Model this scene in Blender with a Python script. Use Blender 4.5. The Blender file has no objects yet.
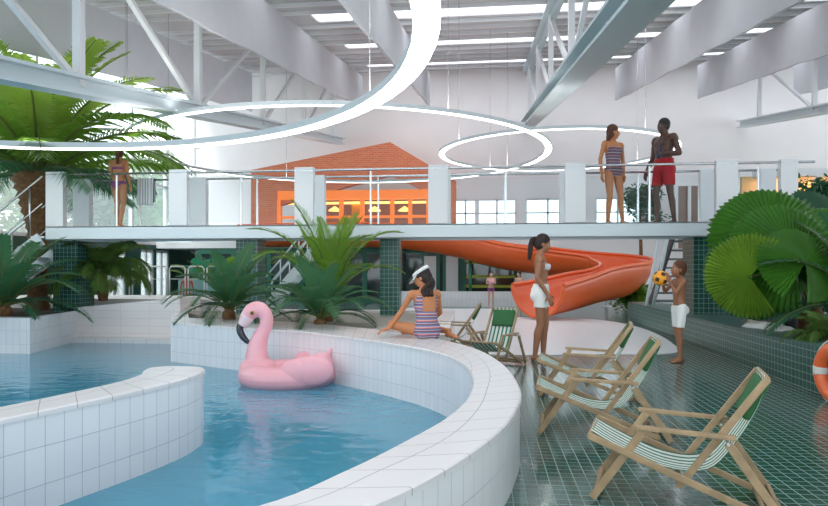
import bpy, bmesh, math, random
from mathutils import Vector, Matrix, Quaternion
V = Vector
R = math.radians
C = bpy.context.scene.collection
random.seed(7)
# ---------------------------------------------------------------- camera frame
W, H, F, HZ, EYE = 828, 506, 640.0, 268.0, 1.3
TH = math.atan(71 / 640.0)
FW = V((-math.sin(TH), math.cos(TH), 0)); RT = V((math.cos(TH), math.sin(TH), 0))

def ray(px, py):
    return FW + RT * ((px - 414) / F) + V((0, 0, 1)) * ((HZ - py) / F)
def at(px, py, d):
    return V((0, 0, EYE)) + ray(px, py) * d
def atz(px, py, z):
    r = ray(px, py); return V((0, 0, EYE)) + r * ((z - EYE) / r.z)
def aty(px, py, Y):
    r = ray(px, py); return V((0, 0, EYE)) + r * (Y / r.y)
def atx(px, py, X):
    r = ray(px, py); return V((0, 0, EYE)) + r * (X / r.x)

# ---------------------------------------------------------------- materials
def new_mat(name):
    m = bpy.data.materials.new(name); m.use_nodes = True
    return m, m.node_tree.nodes, m.node_tree.links, m.node_tree.nodes['Principled BSDF']
def mat(name, col, rough=0.5, metal=0.0, noise=0.0, nscale=6.0, bump=0.0, bscale=40.0, spec=0.5, trans=0.0, coat=0.0, emit=None, estr=0.0, sub=0.0):
    m, n, l, b = new_mat(name)
    b.inputs['Base Color'].default_value = (*col, 1); b.inputs['Roughness'].default_value = rough
    b.inputs['Metallic'].default_value = metal; b.inputs['Specular IOR Level'].default_value = spec
    b.inputs['Coat Weight'].default_value = coat
    if sub:
        b.inputs['Subsurface Weight'].default_value = sub; b.inputs['Subsurface Radius'].default_value = (0.02, .008, .005)
    if emit:
        b.inputs['Emission Color'].default_value = (*emit, 1); b.inputs['Emission Strength'].default_value = estr
    tc = n.new('ShaderNodeTexCoord')
    if noise:
        t = n.new('ShaderNodeTexNoise'); t.inputs['Scale'].default_value = nscale; t.inputs['Detail'].default_value = 4
        l.new(tc.outputs['Object'], t.inputs['Vector'])
        mr = n.new('ShaderNodeMapRange'); mr.inputs[1].default_value = .3; mr.inputs[2].default_value = .7
        mr.inputs[3].default_value = 1 - noise; mr.inputs[4].default_value = 1 + noise
        l.new(t.outputs['Fac'], mr.inputs[0])
        mx = n.new('ShaderNodeVectorMath'); mx.operation = 'SCALE'; mx.inputs[0].default_value = col
        l.new(mr.outputs[0], mx.inputs['Scale']); l.new(mx.outputs[0], b.inputs['Base Color'])
    if bump:
        t = n.new('ShaderNodeTexNoise'); t.inputs['Scale'].default_value = bscale
        l.new(tc.outputs['Object'], t.inputs['Vector'])
        bp = n.new('ShaderNodeBump'); bp.inputs['Strength'].default_value = bump; bp.inputs['Distance'].default_value = .01
        l.new(t.outputs['Fac'], bp.inputs['Height']); l.new(bp.outputs[0], b.inputs['Normal'])
    if trans:
        tr = n.new('ShaderNodeBsdfTranslucent'); tr.inputs['Color'].default_value = (*[min(1, c * 1.4) for c in col], 1)
        mix = n.new('ShaderNodeMixShader'); mix.inputs[0].default_value = trans
        l.new(b.outputs[0], mix.inputs[1]); l.new(tr.outputs[0], mix.inputs[2])
        l.new(mix.outputs[0], n['Material Output'].inputs[0])
    return m
def tile_mat(name, c1, c2, grout, w, h, mortar, rough=.25, spec=.5, bumpd=.002, offset=0.0, coat=0.0, bias=0.0):
    """grid of tiles laid by the surface's own metric UVs"""
    m, n, l, b = new_mat(name)
    uv = n.new('ShaderNodeUVMap'); uv.uv_map = 'UVMap'
    t = n.new('ShaderNodeTexBrick'); t.offset = offset; t.squash = 1
    t.inputs['Scale'].default_value = 1; t.inputs['Brick Width'].default_value = w; t.inputs['Row Height'].default_value = h
    t.inputs['Mortar Size'].default_value = mortar; t.inputs['Mortar Smooth'].default_value = .2; t.inputs['Bias'].default_value = bias
    t.inputs['Color1'].default_value = (*c1, 1); t.inputs['Color2'].default_value = (*c2, 1); t.inputs['Mortar'].default_value = (*grout, 1)
    l.new(uv.outputs[0], t.inputs['Vector']); l.new(t.outputs['Color'], b.inputs['Base Color'])
    b.inputs['Roughness'].default_value = rough; b.inputs['Specular IOR Level'].default_value = spec; b.inputs['Coat Weight'].default_value = coat
    mr = n.new('ShaderNodeMapRange'); mr.inputs[3].default_value = rough; mr.inputs[4].default_value = .8
    l.new(t.outputs['Fac'], mr.inputs[0]); l.new(mr.outputs[0], b.inputs['Roughness'])
    if bumpd:
        bp = n.new('ShaderNodeBump'); bp.invert = True; bp.inputs['Strength'].default_value = .6; bp.inputs['Distance'].default_value = bumpd
        l.new(t.outputs['Fac'], bp.inputs['Height']); l.new(bp.outputs[0], b.inputs['Normal'])
    return m
def stripe_mat(name, cols, period, axis=0, rough=.85, trans=0.0):
    """woven stripes running along the cloth, by UV"""
    m, n, l, b = new_mat(name)
    uv = n.new('ShaderNodeUVMap'); uv.uv_map = 'UVMap'
    sp = n.new('ShaderNodeSeparateXYZ'); l.new(uv.outputs[0], sp.inputs[0])
    d = n.new('ShaderNodeMath'); d.operation = 'DIVIDE'; d.inputs[1].default_value = period; l.new(sp.outputs[axis], d.inputs[0])
    f = n.new('ShaderNodeMath'); f.operation = 'FRACT'; l.new(d.outputs[0], f.inputs[0])
    r = n.new('ShaderNodeValToRGB'); r.color_ramp.interpolation = 'CONSTANT'
    el = r.color_ramp.elements
    while len(el) < len(cols): el.new(.5)
    for e, (p, c) in zip(el, cols): e.position = p; e.color = (*c, 1)
    l.new(f.outputs[0], r.inputs[0]); l.new(r.outputs[0], b.inputs['Base Color'])
    b.inputs['Roughness'].default_value = rough; b.inputs['Specular IOR Level'].default_value = .2
    if trans:
        tr = n.new('ShaderNodeBsdfTranslucent'); l.new(r.outputs[0], tr.inputs[0])
        mix = n.new('ShaderNodeMixShader'); mix.inputs[0].default_value = trans
        l.new(b.outputs[0], mix.inputs[1]); l.new(tr.outputs[0], mix.inputs[2]); l.new(mix.outputs[0], n['Material Output'].inputs[0])
    return m
def glass_mat(name, tint=(.9, .97, .98), clear=.85, milky=0.0, rough=.02, ior=1.2):
    """thin pane: see-through, a little reflection, optional frosting"""
    m, n, l, b = new_mat(name); n.remove(b); out = n['Material Output']
    tp = n.new('ShaderNodeBsdfTransparent'); tp.inputs[0].default_value = (*tint, 1)
    gl = n.new('ShaderNodeBsdfGlossy'); gl.inputs['Roughness'].default_value = rough; gl.inputs[0].default_value = (1, 1, 1, 1)
    fr = n.new('ShaderNodeFresnel'); fr.inputs[0].default_value = ior
    a = n.new('ShaderNodeMixShader'); l.new(fr.outputs[0], a.inputs[0]); l.new(tp.outputs[0], a.inputs[1]); l.new(gl.outputs[0], a.inputs[2])
    last = a
    if milky:
        tr = n.new('ShaderNodeBsdfTranslucent'); tr.inputs[0].default_value = (*tint, 1)
        c = n.new('ShaderNodeMixShader'); c.inputs[0].default_value = milky
        l.new(a.outputs[0], c.inputs[1]); l.new(tr.outputs[0], c.inputs[2]); last = c
    l.new(last.outputs[0], out.inputs[0])
    return m
def emis_mat(name, col, s):
    m, n, l, b = new_mat(name); n.remove(b)
    e = n.new('ShaderNodeEmission'); e.inputs[0].default_value = (*col, 1); e.inputs[1].default_value = s
    l.new(e.outputs[0], n['Material Output'].inputs[0]); return m

# ---------------------------------------------------------------- mesh builder
class MB:
    def __init__(s): s.v = []; s.f = []; s.uv = []; s.sm = []; s.mi = []; s.cur = 0
    def face(s, idx, uv=None, smooth=False):
        s.f.append(tuple(idx)); s.uv.append(uv); s.sm.append(smooth); s.mi.append(s.cur)
    def quad(s, a, b, c, d, uv=None, smooth=False):
        i = len(s.v); s.v += [V(a), V(b), V(c), V(d)]; s.face((i, i+1, i+2, i+3), uv, smooth)
    def box(s, lo, hi, M=None):
        x0, y0, z0 = lo; x1, y1, z1 = hi
        p = [V(q) for q in ((x0,y0,z0),(x1,y0,z0),(x1,y1,z0),(x0,y1,z0),(x0,y0,z1),(x1,y0,z1),(x1,y1,z1),(x0,y1,z1))]
        if M: p = [M @ q for q in p]
        i = len(s.v); s.v += p
        for f in ((0,3,2,1),(4,5,6,7),(0,1,5,4),(1,2,6,5),(2,3,7,6),(3,0,4,7)): s.face([i+k for k in f])
        return s
    def cbox(s, c, size, M=None):
        c = V(c); h = V(size) / 2; return s.box(c - h, c + h, M)
    def bar(s, p, q, w, h, up=(0, 0, 1)):
        """rectangular bar from p to q, w sideways and h along up"""
        p, q = V(p), V(q); d = (q - p).normalized(); up = V(up)
        if abs(d.dot(up)) > .98: up = V((0, 1, 0))
        sd = d.cross(up).normalized(); u = sd.cross(d).normalized()
        i = len(s.v)
        for o in (p, q):
            for a, b in ((-1,-1),(1,-1),(1,1),(-1,1)): s.v.append(o + sd*a*w/2 + u*b*h/2)
        for f in ((0,1,2,3),(7,6,5,4),(0,4,5,1),(1,5,6,2),(2,6,7,3),(3,7,4,0)): s.face([i+k for k in f])
        return s
    def tube(s, pts, r, n=8, closed=False, caps=True, smooth=True, flat=1.0):
        pts = [V(p) for p in pts]; m = len(pts)
        rr = r if isinstance(r, (list, tuple)) else [r]*m
        i0 = len(s.v); prev = None
        for k, p in enumerate(pts):
            if closed: t = pts[(k+1) % m] - pts[k-1]
            else: t = pts[min(k+1, m-1)] - pts[max(k-1, 0)]
            t.normalize()
            if prev is None:
                a = V((0,0,1)) if abs(t.z) < .9 else V((1,0,0)); nrm = t.cross(a).normalized()
            else:
                nrm = (prev - t*prev.dot(t)).normalized()
            prev = nrm; bn = t.cross(nrm)
            for j in range(n):
                a = 2*math.pi*j/n; s.v.append(p + (nrm*math.cos(a) + bn*math.sin(a)*flat)*rr[k])
        segs = m if closed else m-1
        for k in range(segs):
            for j in range(n):
                a = i0+k*n+j; b = i0+k*n+(j+1) % n; k2 = (k+1) % m; c = i0+k2*n+(j+1) % n; d = i0+k2*n+j
                s.face((a, b, c, d), None, smooth)
        if caps and not closed:
            s.face([i0+j for j in reversed(range(n))]); s.face([i0+(m-1)*n+j for j in range(n)])
        return s
    def lathe(s, prof, n=24, c=(0,0,0), smooth=True, M=None):
        i0 = len(s.v); c = V(c); M = M or Matrix.Identity(4)
        for r, z in prof:
            for j in range(n):
                a = 2*math.pi*j/n; s.v.append(c + M @ V((r*math.cos(a), r*math.sin(a), z)))
        for k in range(len(prof)-1):
            for j in range(n):
                s.face((i0+k*n+j, i0+k*n+(j+1) % n, i0+(k+1)*n+(j+1) % n, i0+(k+1)*n+j), None, smooth)
        s.face([i0+j for j in reversed(range(n))]); s.face([i0+(len(prof)-1)*n+j for j in range(n)])
        return s
    def ell(s, c, r, M=None, nu=16, nv=10):
        c = V(c); i0 = len(s.v); M = M or Matrix.Identity(3)
        r = (r, r, r) if isinstance(r, (int, float)) else r
        s.v.append(c + M @ V((0, 0, -r[2])))
        for k in range(1, nv):
            ph = -math.pi/2 + math.pi*k/nv
            for j in range(nu):
                a = 2*math.pi*j/nu
                s.v.append(c + M @ V((r[0]*math.cos(ph)*math.cos(a), r[1]*math.cos(ph)*math.sin(a), r[2]*math.sin(ph))))
        s.v.append(c + M @ V((0, 0, r[2]))); top = len(s.v)-1
        for j in range(nu):
            s.face((i0, i0+1+(j+1) % nu, i0+1+j), None, True)
            s.face((top, top-nu+j, top-nu+(j+1) % nu), None, True)
        for k in range(nv-2):
            for j in range(nu):
                a = i0+1+k*nu; s.face((a+j, a+(j+1) % nu, a+nu+(j+1) % nu, a+nu+j), None, True)
        return s
    def cap(s, a, b, ra, rb, n=12):
        """tapered capsule"""
        a, b = V(a), V(b); d = (b-a); L = d.length; q = V((0, 0, 1)).rotation_difference(d).to_matrix() if L > 1e-6 else Matrix.Identity(3)
        prof = []
        for k in range(1, 6): t = -math.pi/2 + k*math.pi/12; prof.append((ra*math.cos(t), ra*math.sin(t)))
        prof.append((ra, 0)); prof.append((rb, L))
        for k in range(1, 6): t = k*math.pi/12; prof.append((rb*math.cos(t), L+rb*math.sin(t)))
        return s.lathe(prof, n, a, True, q.to_4x4())
    def prism(s, poly, z0, z1, ax=2):
        """extrude polygon [(u,v)] along axis ax"""
        i = len(s.v); n = len(poly)
        for z in (z0, z1):
            for u, w in poly:
                s.v.append(V((u, w, z)) if ax == 2 else V((u, z, w)) if ax == 1 else V((z, u, w)))
        s.face([i+j for j in reversed(range(n))]); s.face([i+n+j for j in range(n)])
        for j in range(n): s.face((i+j, i+(j+1) % n, i+n+(j+1) % n, i+n+j))
        return s
    def mesh(s, name, mats, uvs=True):
        me = bpy.data.meshes.new(name); me.from_pydata([tuple(v) for v in s.v], [], s.f)
        for m in (mats if isinstance(mats, (list, tuple)) else [mats]): me.materials.append(m)
        for p, sm, mi in zip(me.polygons, s.sm, s.mi): p.use_smooth = sm; p.material_index = mi
        if uvs:
            L = me.uv_layers.new(name='UVMap').data
            for p, uv in zip(me.polygons, s.uv):
                if uv:
                    for k, li in enumerate(p.loop_indices): L[li].uv = uv[k]
                else:
                    nx, ny, nz = (abs(c) for c in p.normal)
                    for li in p.loop_indices:
                        c = me.vertices[me.loops[li].vertex_index].co
                        L[li].uv = (c.x, c.y) if nz >= nx and nz >= ny else ((c.y, c.z) if nx > ny else (c.x, c.z))
        return me
    def build(s, name, mats, parent=None, loc=None, rot=None, scale=None, fix=False):
        me = s.mesh(name, mats)
        if fix:
            bm = bmesh.new(); bm.from_mesh(me); bmesh.ops.recalc_face_normals(bm, faces=bm.faces); bm.to_mesh(me); bm.free()
        return link(name, me, parent, loc, rot)
def link(name, me, parent=None, loc=None, rot=None):
    o = bpy.data.objects.new(name, me); C.objects.link(o)
    if parent: o.parent = parent
    if loc is not None: o.location = loc
    if rot is not None: o.rotation_euler = rot
    return o
def tag(o, label=None, cat=None, group=None, kind=None):
    if label: o['label'] = label
    if cat: o['category'] = cat
    if group: o['group'] = group
    if kind: o['kind'] = kind
    return o
def thing(name, label, cat, loc=(0, 0, 0), rotz=0, group=None):
    o = bpy.data.objects.new(name, None); C.objects.link(o); o.empty_display_size = .1
    o.location = loc; o.rotation_euler = (0, 0, rotz)
    return tag(o, label, cat, group)
def struct(o): o['kind'] = 'structure'; return o
def kids(o): return [c for c in bpy.data.objects if c.parent == o]
def copy_tree(o, loc=None, rotz=None, label=None, scale=None):
    def rec(a, parent):
        c = a.copy(); C.objects.link(c)
        if parent: c.parent = parent
        for ch in kids(a): rec(ch, c)
        return c
    r = rec(o, None)
    if loc is not None: r.location = loc
    if rotz is not None: r.rotation_euler[2] = rotz
    if scale: r.scale = (scale,)*3
    if label: r['label'] = label
    return r
def bevel(o, w=.01, seg=2):
    m = o.modifiers.new('bevel', 'BEVEL'); m.width = w; m.segments = seg; m.limit_method = 'ANGLE'; return o
def spline(pts, n=8, closed=False):
    """Catmull-Rom"""
    P = [V(p) for p in pts]; out = []; m = len(P)
    segs = m if closed else m-1
    for i in range(segs):
        if closed: a, b, c, d = P[i-1], P[i], P[(i+1) % m], P[(i+2) % m]
        else: a, b, c, d = P[max(i-1, 0)], P[i], P[i+1], P[min(i+2, m-1)]
        for k in range(n):
            t = k/n; out.append(.5*((2*b)+(c-a)*t+(2*a-5*b+4*c-d)*t*t+(3*b-a-3*c+d)*t**3))
    if not closed: out.append(P[-1].copy())
    return out

# ---------------------------------------------------------------- palette
M = {}
M['white'] = mat('white_paint', (.80, .80, .815), .45)
M['steel_white'] = mat('pale_blue_steel', (.70, .77, .80), .4)
M['wallpink'] = mat('warm_white_plaster', (.88, .84, .845), .8, noise=.03, nscale=.6)
M['steel_blue'] = mat('blue_grey_steel', (.50, .60, .63), .45)
M['chrome'] = mat('brushed_steel', (.6, .62, .63), .25, metal=.9)
M['fabric_grey'] = mat('grey_fabric', (.66, .655, .68), .9, noise=.04, nscale=2, trans=.35)
M['roofgrey'] = mat('grey_roof_deck', (.55, .54, .56), .8)
M['skylight'] = glass_mat('skylight_panel', (.97, .98, 1), milky=.65)
M['green_floor'] = tile_mat('green_mosaic_floor', (.010, .066, .052), (.016, .105, .08), (.27, .34, .32), .078, .078, .0035, rough=.16, spec=.6, coat=.1, bumpd=.0008)
M['green_tile'] = tile_mat('green_mosaic_wall', (.01, .075, .058), (.015, .105, .085), (.34, .43, .40), .085, .085, .0035, rough=.28, spec=.4, bumpd=.001)
M['white_tile'] = tile_mat('white_pool_tile', (.76, .765, .79), (.80, .80, .82), (.46, .46, .52), .125, .23, .0026, rough=.22, spec=.5)
M['coping'] = tile_mat('white_coping_tile', (.70, .68, .685), (.73, .71, .715), (.40, .38, .40), .26, .26, .0035, rough=.3)
M['cream_tile'] = tile_mat('cream_pool_tile', (.76, .72, .71), (.80, .76, .75), (.62, .58, .58), .6, .15, .004, rough=.4)
M['pool_blue'] = tile_mat('pale_blue_pool_floor', (.20, .68, .90), (.24, .74, .94), (.42, .82, .95), .25, .25, .006, rough=.5)
M['brick'] = tile_mat('red_brick', (.72, .17, .065), (.80, .23, .10), (.68, .38, .28), .24, .075, .009, rough=.85, offset=.5)
M['dark_green'] = mat('dark_green_paint', (.02, .085, .065), .3)
M['green_frame'] = mat('green_frame', (.02, .15, .095), .4)
M['slide'] = mat('orange_fibreglass', (.76, .12, .025), .35, coat=.12, noise=.03, nscale=1)
M['glass'] = glass_mat('clear_glass', (.93, .97, .97))
M['frost'] = glass_mat('misted_glass', (.93, .98, .99), milky=.22)
M['dark_glass'] = mat('dark_glass', (.03, .05, .05), .06, spec=.8)
M['orange_frame'] = mat('glowing_orange_lacquer', (.95, .25, .04), .35, emit=(1, .2, .03), estr=.35)  # faint orange glow built into the frame colour; the frames are no lamps
M['warm_glow'] = emis_mat('warm_lamp', (1, .42, .1), 3.0)
M['led'] = emis_mat('led_strip', (1, .99, .97), 4.0)
M['lampcase'] = mat('lamp_housing', (.62, .66, .68), .35)
M['dark_metal'] = mat('dark_grey_metal', (.09, .10, .11), .4, metal=.4)
M['soil'] = mat('dark_soil', (.05, .035, .025), .95, bump=.6, bscale=30)
# ================================================================ SETTING
GRADE = V((0, 0, 0))
YF, XL = 27.6, -13.0
# floor: mosaic deck on the right of the big pool, plus slab further back
def slab(name, poly, z0, z1, m): return struct(MB().prism(poly, z0, z1).build(name, m))

# ---- pool rim curves (world, on the rim top z = .45)
ZR = .45
out_px = [(345,515),(363,506),(440,470),(493,434.6),(514,410),(519,389),(503,364.5),(475,348.5),(440,339.5),(400,333),(348,326.5),(294,322),(230,319.5),(172,317)]
in_px  = [(235,515),(258,506),(345.6,471),(405,441.6),(451,415),(472,392.5),(472,372),(455,358),(425,349),(390,343),(345,336.5),(294,331),(230,327),(172,322.5)]
outer = [atz(x, y, ZR) for x, y in out_px]; inner = [atz(x, y, ZR) for x, y in in_px]
# carry the rim on round behind the camera
outer = [V((-3.6, .9, ZR)), V((-2.2, 1.0, ZR)), V((-1.0, 1.55, ZR))] + outer[1:]
inner = [V((-3.6, 1.3, ZR)), V((-2.3, 1.4, ZR)), V((-1.25, 1.9, ZR))] + inner[1:]
outer = spline(outer, 6); inner = spline(inner, 6)
def rim_wall(name, outer, inner, z0o, z0i, zt, msides, mtop):
    """curved wall between two plan curves: outer face, top, inner face, ends"""
    b = MB(); n = len(outer); u = 0.0; top = .035
    for k in range(n-1):
        a, c = outer[k], outer[k+1]; ia, ic = inner[k], inner[k+1]; du = (c-a).length; u2 = u+du
        P = lambda p, z: V((p.x, p.y, z))
        w0 = (ia-a).length; w1 = (ic-c).length
        b.cur = 0
        b.quad(P(a, z0o), P(c, z0o), P(c, zt-top), P(a, zt-top), [(u, z0o), (u2, z0o), (u2, zt-top), (u, zt-top)])
        b.quad(P(ic, z0i), P(ia, z0i), P(ia, zt-top), P(ic, zt-top), [(u2, z0i), (u, z0i), (u, zt-top), (u2, zt-top)])
        b.cur = 1
        e = .012
        oa, oc = a+(a-ia).normalized()*e, c+(c-ic).normalized()*e; ja, jc = ia+(ia-a).normalized()*e, ic+(ic-c).normalized()*e
        b.quad(P(oa, zt-top), P(oc, zt-top), P(oc, zt-.008), P(oa, zt-.008), [(u, 0.01), (u2, 0.01), (u2, .03), (u, .03)])
        b.quad(P(oa, zt-.008), P(oc, zt-.008), P(c, zt), P(a, zt), [(u, 0.01), (u2, 0.01), (u2, .03), (u, .03)])
        b.quad(P(a, zt), P(c, zt), P(ic, zt), P(ia, zt), [(u, 0.01), (u2, 0.01), (u2, w1), (u, w0)])
        b.quad(P(ia, zt), P(ic, zt), P(jc, zt-.008), P(ja, zt-.008), [(u, 0.01), (u2, 0.01), (u2, .03), (u, .03)])
        b.quad(P(jc, zt-top), P(ja, zt-top), P(ja, zt-.008), P(jc, zt-.008), [(u2, 0.01), (u, 0.01), (u, .03), (u2, .03)])
        b.quad(P(oa, zt-top), P(a, zt-top), P(c, zt-top), P(oc, zt-top)); b.quad(P(ja, zt-top), P(ia, zt-top), P(ic, zt-top), P(jc, zt-top))
        u = u2
    for k in (0, n-1):
        a, ia = outer[k], inner[k]; b.cur = 0
        q = [V((a.x, a.y, z0o)), V((a.x, a.y, zt)), V((ia.x, ia.y, zt)), V((ia.x, ia.y, min(z0o, z0i)))]
        b.quad(*q)
    return b.build(name, [msides, mtop])
o = rim_wall('curved_pool_wall', outer, inner, -.02, -1.3, ZR, M['white_tile'], M['coping']); struct(o)
tag(o, 'white tiled curved pool rim wall with flat coping')
# ---- divider wall on the left
d_out = [atz(x, y, ZR) for x, y in ((-60,433),(0,418.8),(70,404),(139,389),(181,378.7),(199,372.2),(203.5,369.2),(200,367.0),(188,366.2),(174,366))]
d_in  = [atz(x, y, ZR) for x, y in ((-60,418),(0,407),(70,392.6),(118,382),(141,374.5),(144,371),(147,369),(152,367.4),(160,366.6),(170,366))]
d_out = [V((-3.9, 2.0, ZR))] + d_out; d_in = [V((-4.3, 2.6, ZR))] + d_in
o = rim_wall('curved_divider_wall', spline(d_out, 5), spline(d_in, 5), -1.3, -1.3, ZR, M['white_tile'], M['coping']); struct(o)

# ---- left planter wall + pool back wall (depth runs away to the back wall)
pl = atz(30, 318, ZR); pe = aty(76, 300, 11.95)       # corner of left planter; far end
b = MB()
poly = [(-11, pl.y), (pl.x, pl.y), (pe.x+.01, pe.y+.08), (pe.x-.05, pe.y+.3), (pl.x-.22, pl.y+.3), (-11, pl.y+.3)]
b.prism(poly, -1.3, ZR+.0)
struct(b.build('wall_planter', M['white_tile']))
# right-hand planter side wall (x=175 edge) running back
pr = outer[-1]; pr2 = inner[-1]
q0 = aty(175, 330, 12.75)
struct(MB().prism([(pr2.x-.02, pr2.y), (pr2.x+.28, pr2.y), (q0.x+.28, 12.75), (q0.x, 12.75)], -1.3, ZR-.001).build('wall_planter_side', M['white_tile']))
# planter beds behind the rims
struct(MB().prism([(-12.9, pl.y+.28), (pl.x-.20, pl.y+.28), (pe.x-.05, 12.1), (pe.x, 13.2), (-12.9, 13.2)], -.1, .41).build('floor_bed_left', M['soil']))
_k = [p for p in outer if p.y > 7.9 and p.x < .2][:]
_poly = [(p.x, p.y+.01) for p in _k if p.x > -4.4] + [(q0.x+.27, 12.6), (-.9, 12.6), (_k[0].x+.1, 11.9)]
struct(MB().prism(_poly, -.1, .41).build('floor_bed_middle', mat('pale_gravel', (.42, .38, .33), .9, noise=.3, nscale=40, bump=.4), fix=True))
struct(MB().prism([(_k[0].x+.1, _k[0].y+.02), (_k[0].x+.32, _k[0].y+.15), (-.6, 12.85), (q0.x+.27, 12.85), (q0.x+.27, 12.6), (-.9, 12.6)], -.02, ZR).build('wall_bed_kerb', M['cream_tile'], fix=True))
# back wall of the left pool, cream, rising a little to the right, with ledge at the water
b = MB()
x0, x1 = pe.x-.16, aty(180, 300, 12.0).x
zt0, zt1 = aty(75, 308, 12.0).z, aty(175, 298, 12.0).z
b.v += [V(p) for p in ((x0,12.0,-1.3),(x1,12.0,-1.3),(x1,12.0,zt1),(x0,12.0,zt0),(x0,12.9,-1.3),(x1,12.9,-1.3),(x1,12.9,zt1),(x0,12.9,zt0))]
for f in ((0,1,2,3),(5,4,7,6),(3,2,6,7),(1,5,6,2),(4,0,3,7)): b.face(f)
b.cur = 0; struct(MB().box((x0+.05, 11.7, -.9), (x1, 12.0, -.07)).build('trim_pool_ledge', M['coping']))
struct(b.build('wall_pool_back', M['cream_tile']))
# pool basin floor
struct(MB().box((-12.9, .6, -1.45), (2.4, 12.9, -1.3)).build('floor_pool', M['pool_blue']))
# ---- green mosaic deck: everything outside the pool rim
deck = [V((p.x, p.y, 0)) for p in outer]
poly = [(p.x, p.y) for p in deck]
b = MB()
# strip fan from rim curve outwards to x = 3.4 wall, built as quads row by row
def strip(b, A, B, z):
    for k in range(len(A)-1): b.quad(V((*A[k], z)), V((*B[k], z)), V((*B[k+1], z)), V((*A[k+1], z)))
ring_ = []
for k, p in enumerate(poly):
    if p[1] < 8.2 and k < 60: ring_.append(p)
A = [p for p in ring_]
B = []
for p in A: B.append((3.6, max(-3.0, min(8.2, p[1] + (0.0)))))
ys = [q[1] for q in B]
bm = bmesh.new()
tot = [(-13, -3), (3.6, -3), (3.6, 30), (-13, 30)]
pool_poly = [(p.x, p.y) for p in outer if p.y < 9.9]
# the outer boundary of everything that is water or planter: rim, then out to the left
k_end = min(range(len(outer)), key=lambda i: abs(outer[i].y-9.9) + (0 if i > 20 else 99))
hole = [(p.x, p.y) for p in outer[:k_end+1]]
# deck polygon: start front-left, round the outside of the rim
deckp = [(-3.6, -3), (3.6, -3), (3.6, 30.0), (-13, 30.0), (-13, 13.2), (hole[-1][0], 13.2)] + list(reversed(hole))
b = MB(); i = len(b.v)
b.v += [V((x, y, 0)) for x, y in deckp]; b.face(range(len(deckp)))
me = b.mesh('floor', M['green_floor'])
bm = bmesh.new(); bm.from_mesh(me); bmesh.ops.triangulate(bm, faces=bm.faces[:]); bmesh.ops.recalc_face_normals(bm, faces=bm.faces[:])
if sum(f.normal.z for f in bm.faces) < 0: bmesh.ops.reverse_faces(bm, faces=bm.faces[:])
bm.to_mesh(me); bm.free()
struct(link('floor', me))
struct(MB().box((3.6, -3, -.12), (22, 30, 0)).build('floor_right', M['green_floor']))
struct(MB().box((-60, -4, -1.9), (60, 90, -1.5)).build('ground_outside', mat('outdoor_paving', (.55, .57, .55), .9, noise=.15, nscale=.3)))
# white splash pad, flush
P = [atz(x, y, 0) for x, y in ((395,345),(397,309.5),(450,309),(497,309.5),(508,315.5),(525,317.6),(570,318.2),(610,321.5),(640,328),(662,337),(677,347.5),(680,352),(660,354.5),(600,354.5),(520,355.5),(440,354))]
P = spline(P, 5)
b = MB(); b.prism([(p.x, p.y) for p in P], .001, .012); o = struct(b.build('floor_splash_pad', tile_mat('white_floor_tile', (.80, .81, .83), (.82, .83, .85), (.80, .80, .82), .3, .3, .002, spec=.3, rough=.3), fix=True))
# ---- water
def water_mat(name, tint, bscale=3.2, bstr=.26):
    m, n, l, bs = new_mat(name); n.remove(bs); out = n['Material Output']
    tc = n.new('ShaderNodeTexCoord'); mp = n.new('ShaderNodeMapping'); mp.inputs['Scale'].default_value = (1, 1.6, 1)
    l.new(tc.outputs['Object'], mp.inputs[0])
    t = n.new('ShaderNodeTexNoise'); t.inputs['Scale'].default_value = bscale; t.inputs['Detail'].default_value = 3; t.inputs['Distortion'].default_value = .6
    l.new(mp.outputs[0], t.inputs['Vector'])
    bp = n.new('ShaderNodeBump'); bp.inputs['Strength'].default_value = bstr; bp.inputs['Distance'].default_value = .035
    l.new(t.outputs['Fac'], bp.inputs['Height'])
    tp = n.new('ShaderNodeBsdfTransparent'); tp.inputs[0].default_value = (*tint, 1)
    rf = n.new('ShaderNodeBsdfRefraction'); rf.inputs['Color'].default_value = (*tint, 1); rf.inputs['IOR'].default_value = 1.12; rf.inputs['Roughness'].default_value = .0
    l.new(bp.outputs[0], rf.inputs['Normal'])
    mixt = n.new('ShaderNodeMixShader'); mixt.inputs[0].default_value = .35; l.new(tp.outputs[0], mixt.inputs[1]); l.new(rf.outputs[0], mixt.inputs[2])
    g = n.new('ShaderNodeBsdfGlossy'); g.inputs['Roughness'].default_value = .03; g.inputs[0].default_value = (1, 1, 1, 1); l.new(bp.outputs[0], g.inputs['Normal'])
    fr = n.new('ShaderNodeFresnel'); fr.inputs[0].default_value = 1.36; l.new(bp.outputs[0], fr.inputs['Normal'])
    mx = n.new('ShaderNodeMixShader'); l.new(fr.outputs[0], mx.inputs[0]); l.new(mixt.outputs[0], mx.inputs[1]); l.new(g.outputs[0], mx.inputs[2])
    df = n.new('ShaderNodeBsdfTranslucent'); df.inputs[0].default_value = (.18, .74, 1.0, 1); df2 = n.new('ShaderNodeBsdfDiffuse'); df2.inputs[0].default_value = (.18, .72, .98, 1)
    m0 = n.new('ShaderNodeMixShader'); m0.inputs[0].default_value = .6; l.new(df.outputs[0], m0.inputs[1]); l.new(df2.outputs[0], m0.inputs[2])
    m1 = n.new('ShaderNodeMixShader'); m1.inputs[0].default_value = .48; l.new(mixt.outputs[0], m1.inputs[1]); l.new(m0.outputs[0], m1.inputs[2])
    l.new(m1.outputs[0], mx.inputs[1])
    l.new(mx.outputs[0], out.inputs[0]); return m
M['water'] = water_mat('pool_water', (.66, .92, .99))
ZW = -.16
b = MB(); n_ = 1
iw = [(p.x, p.y) for p in inner]
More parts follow.
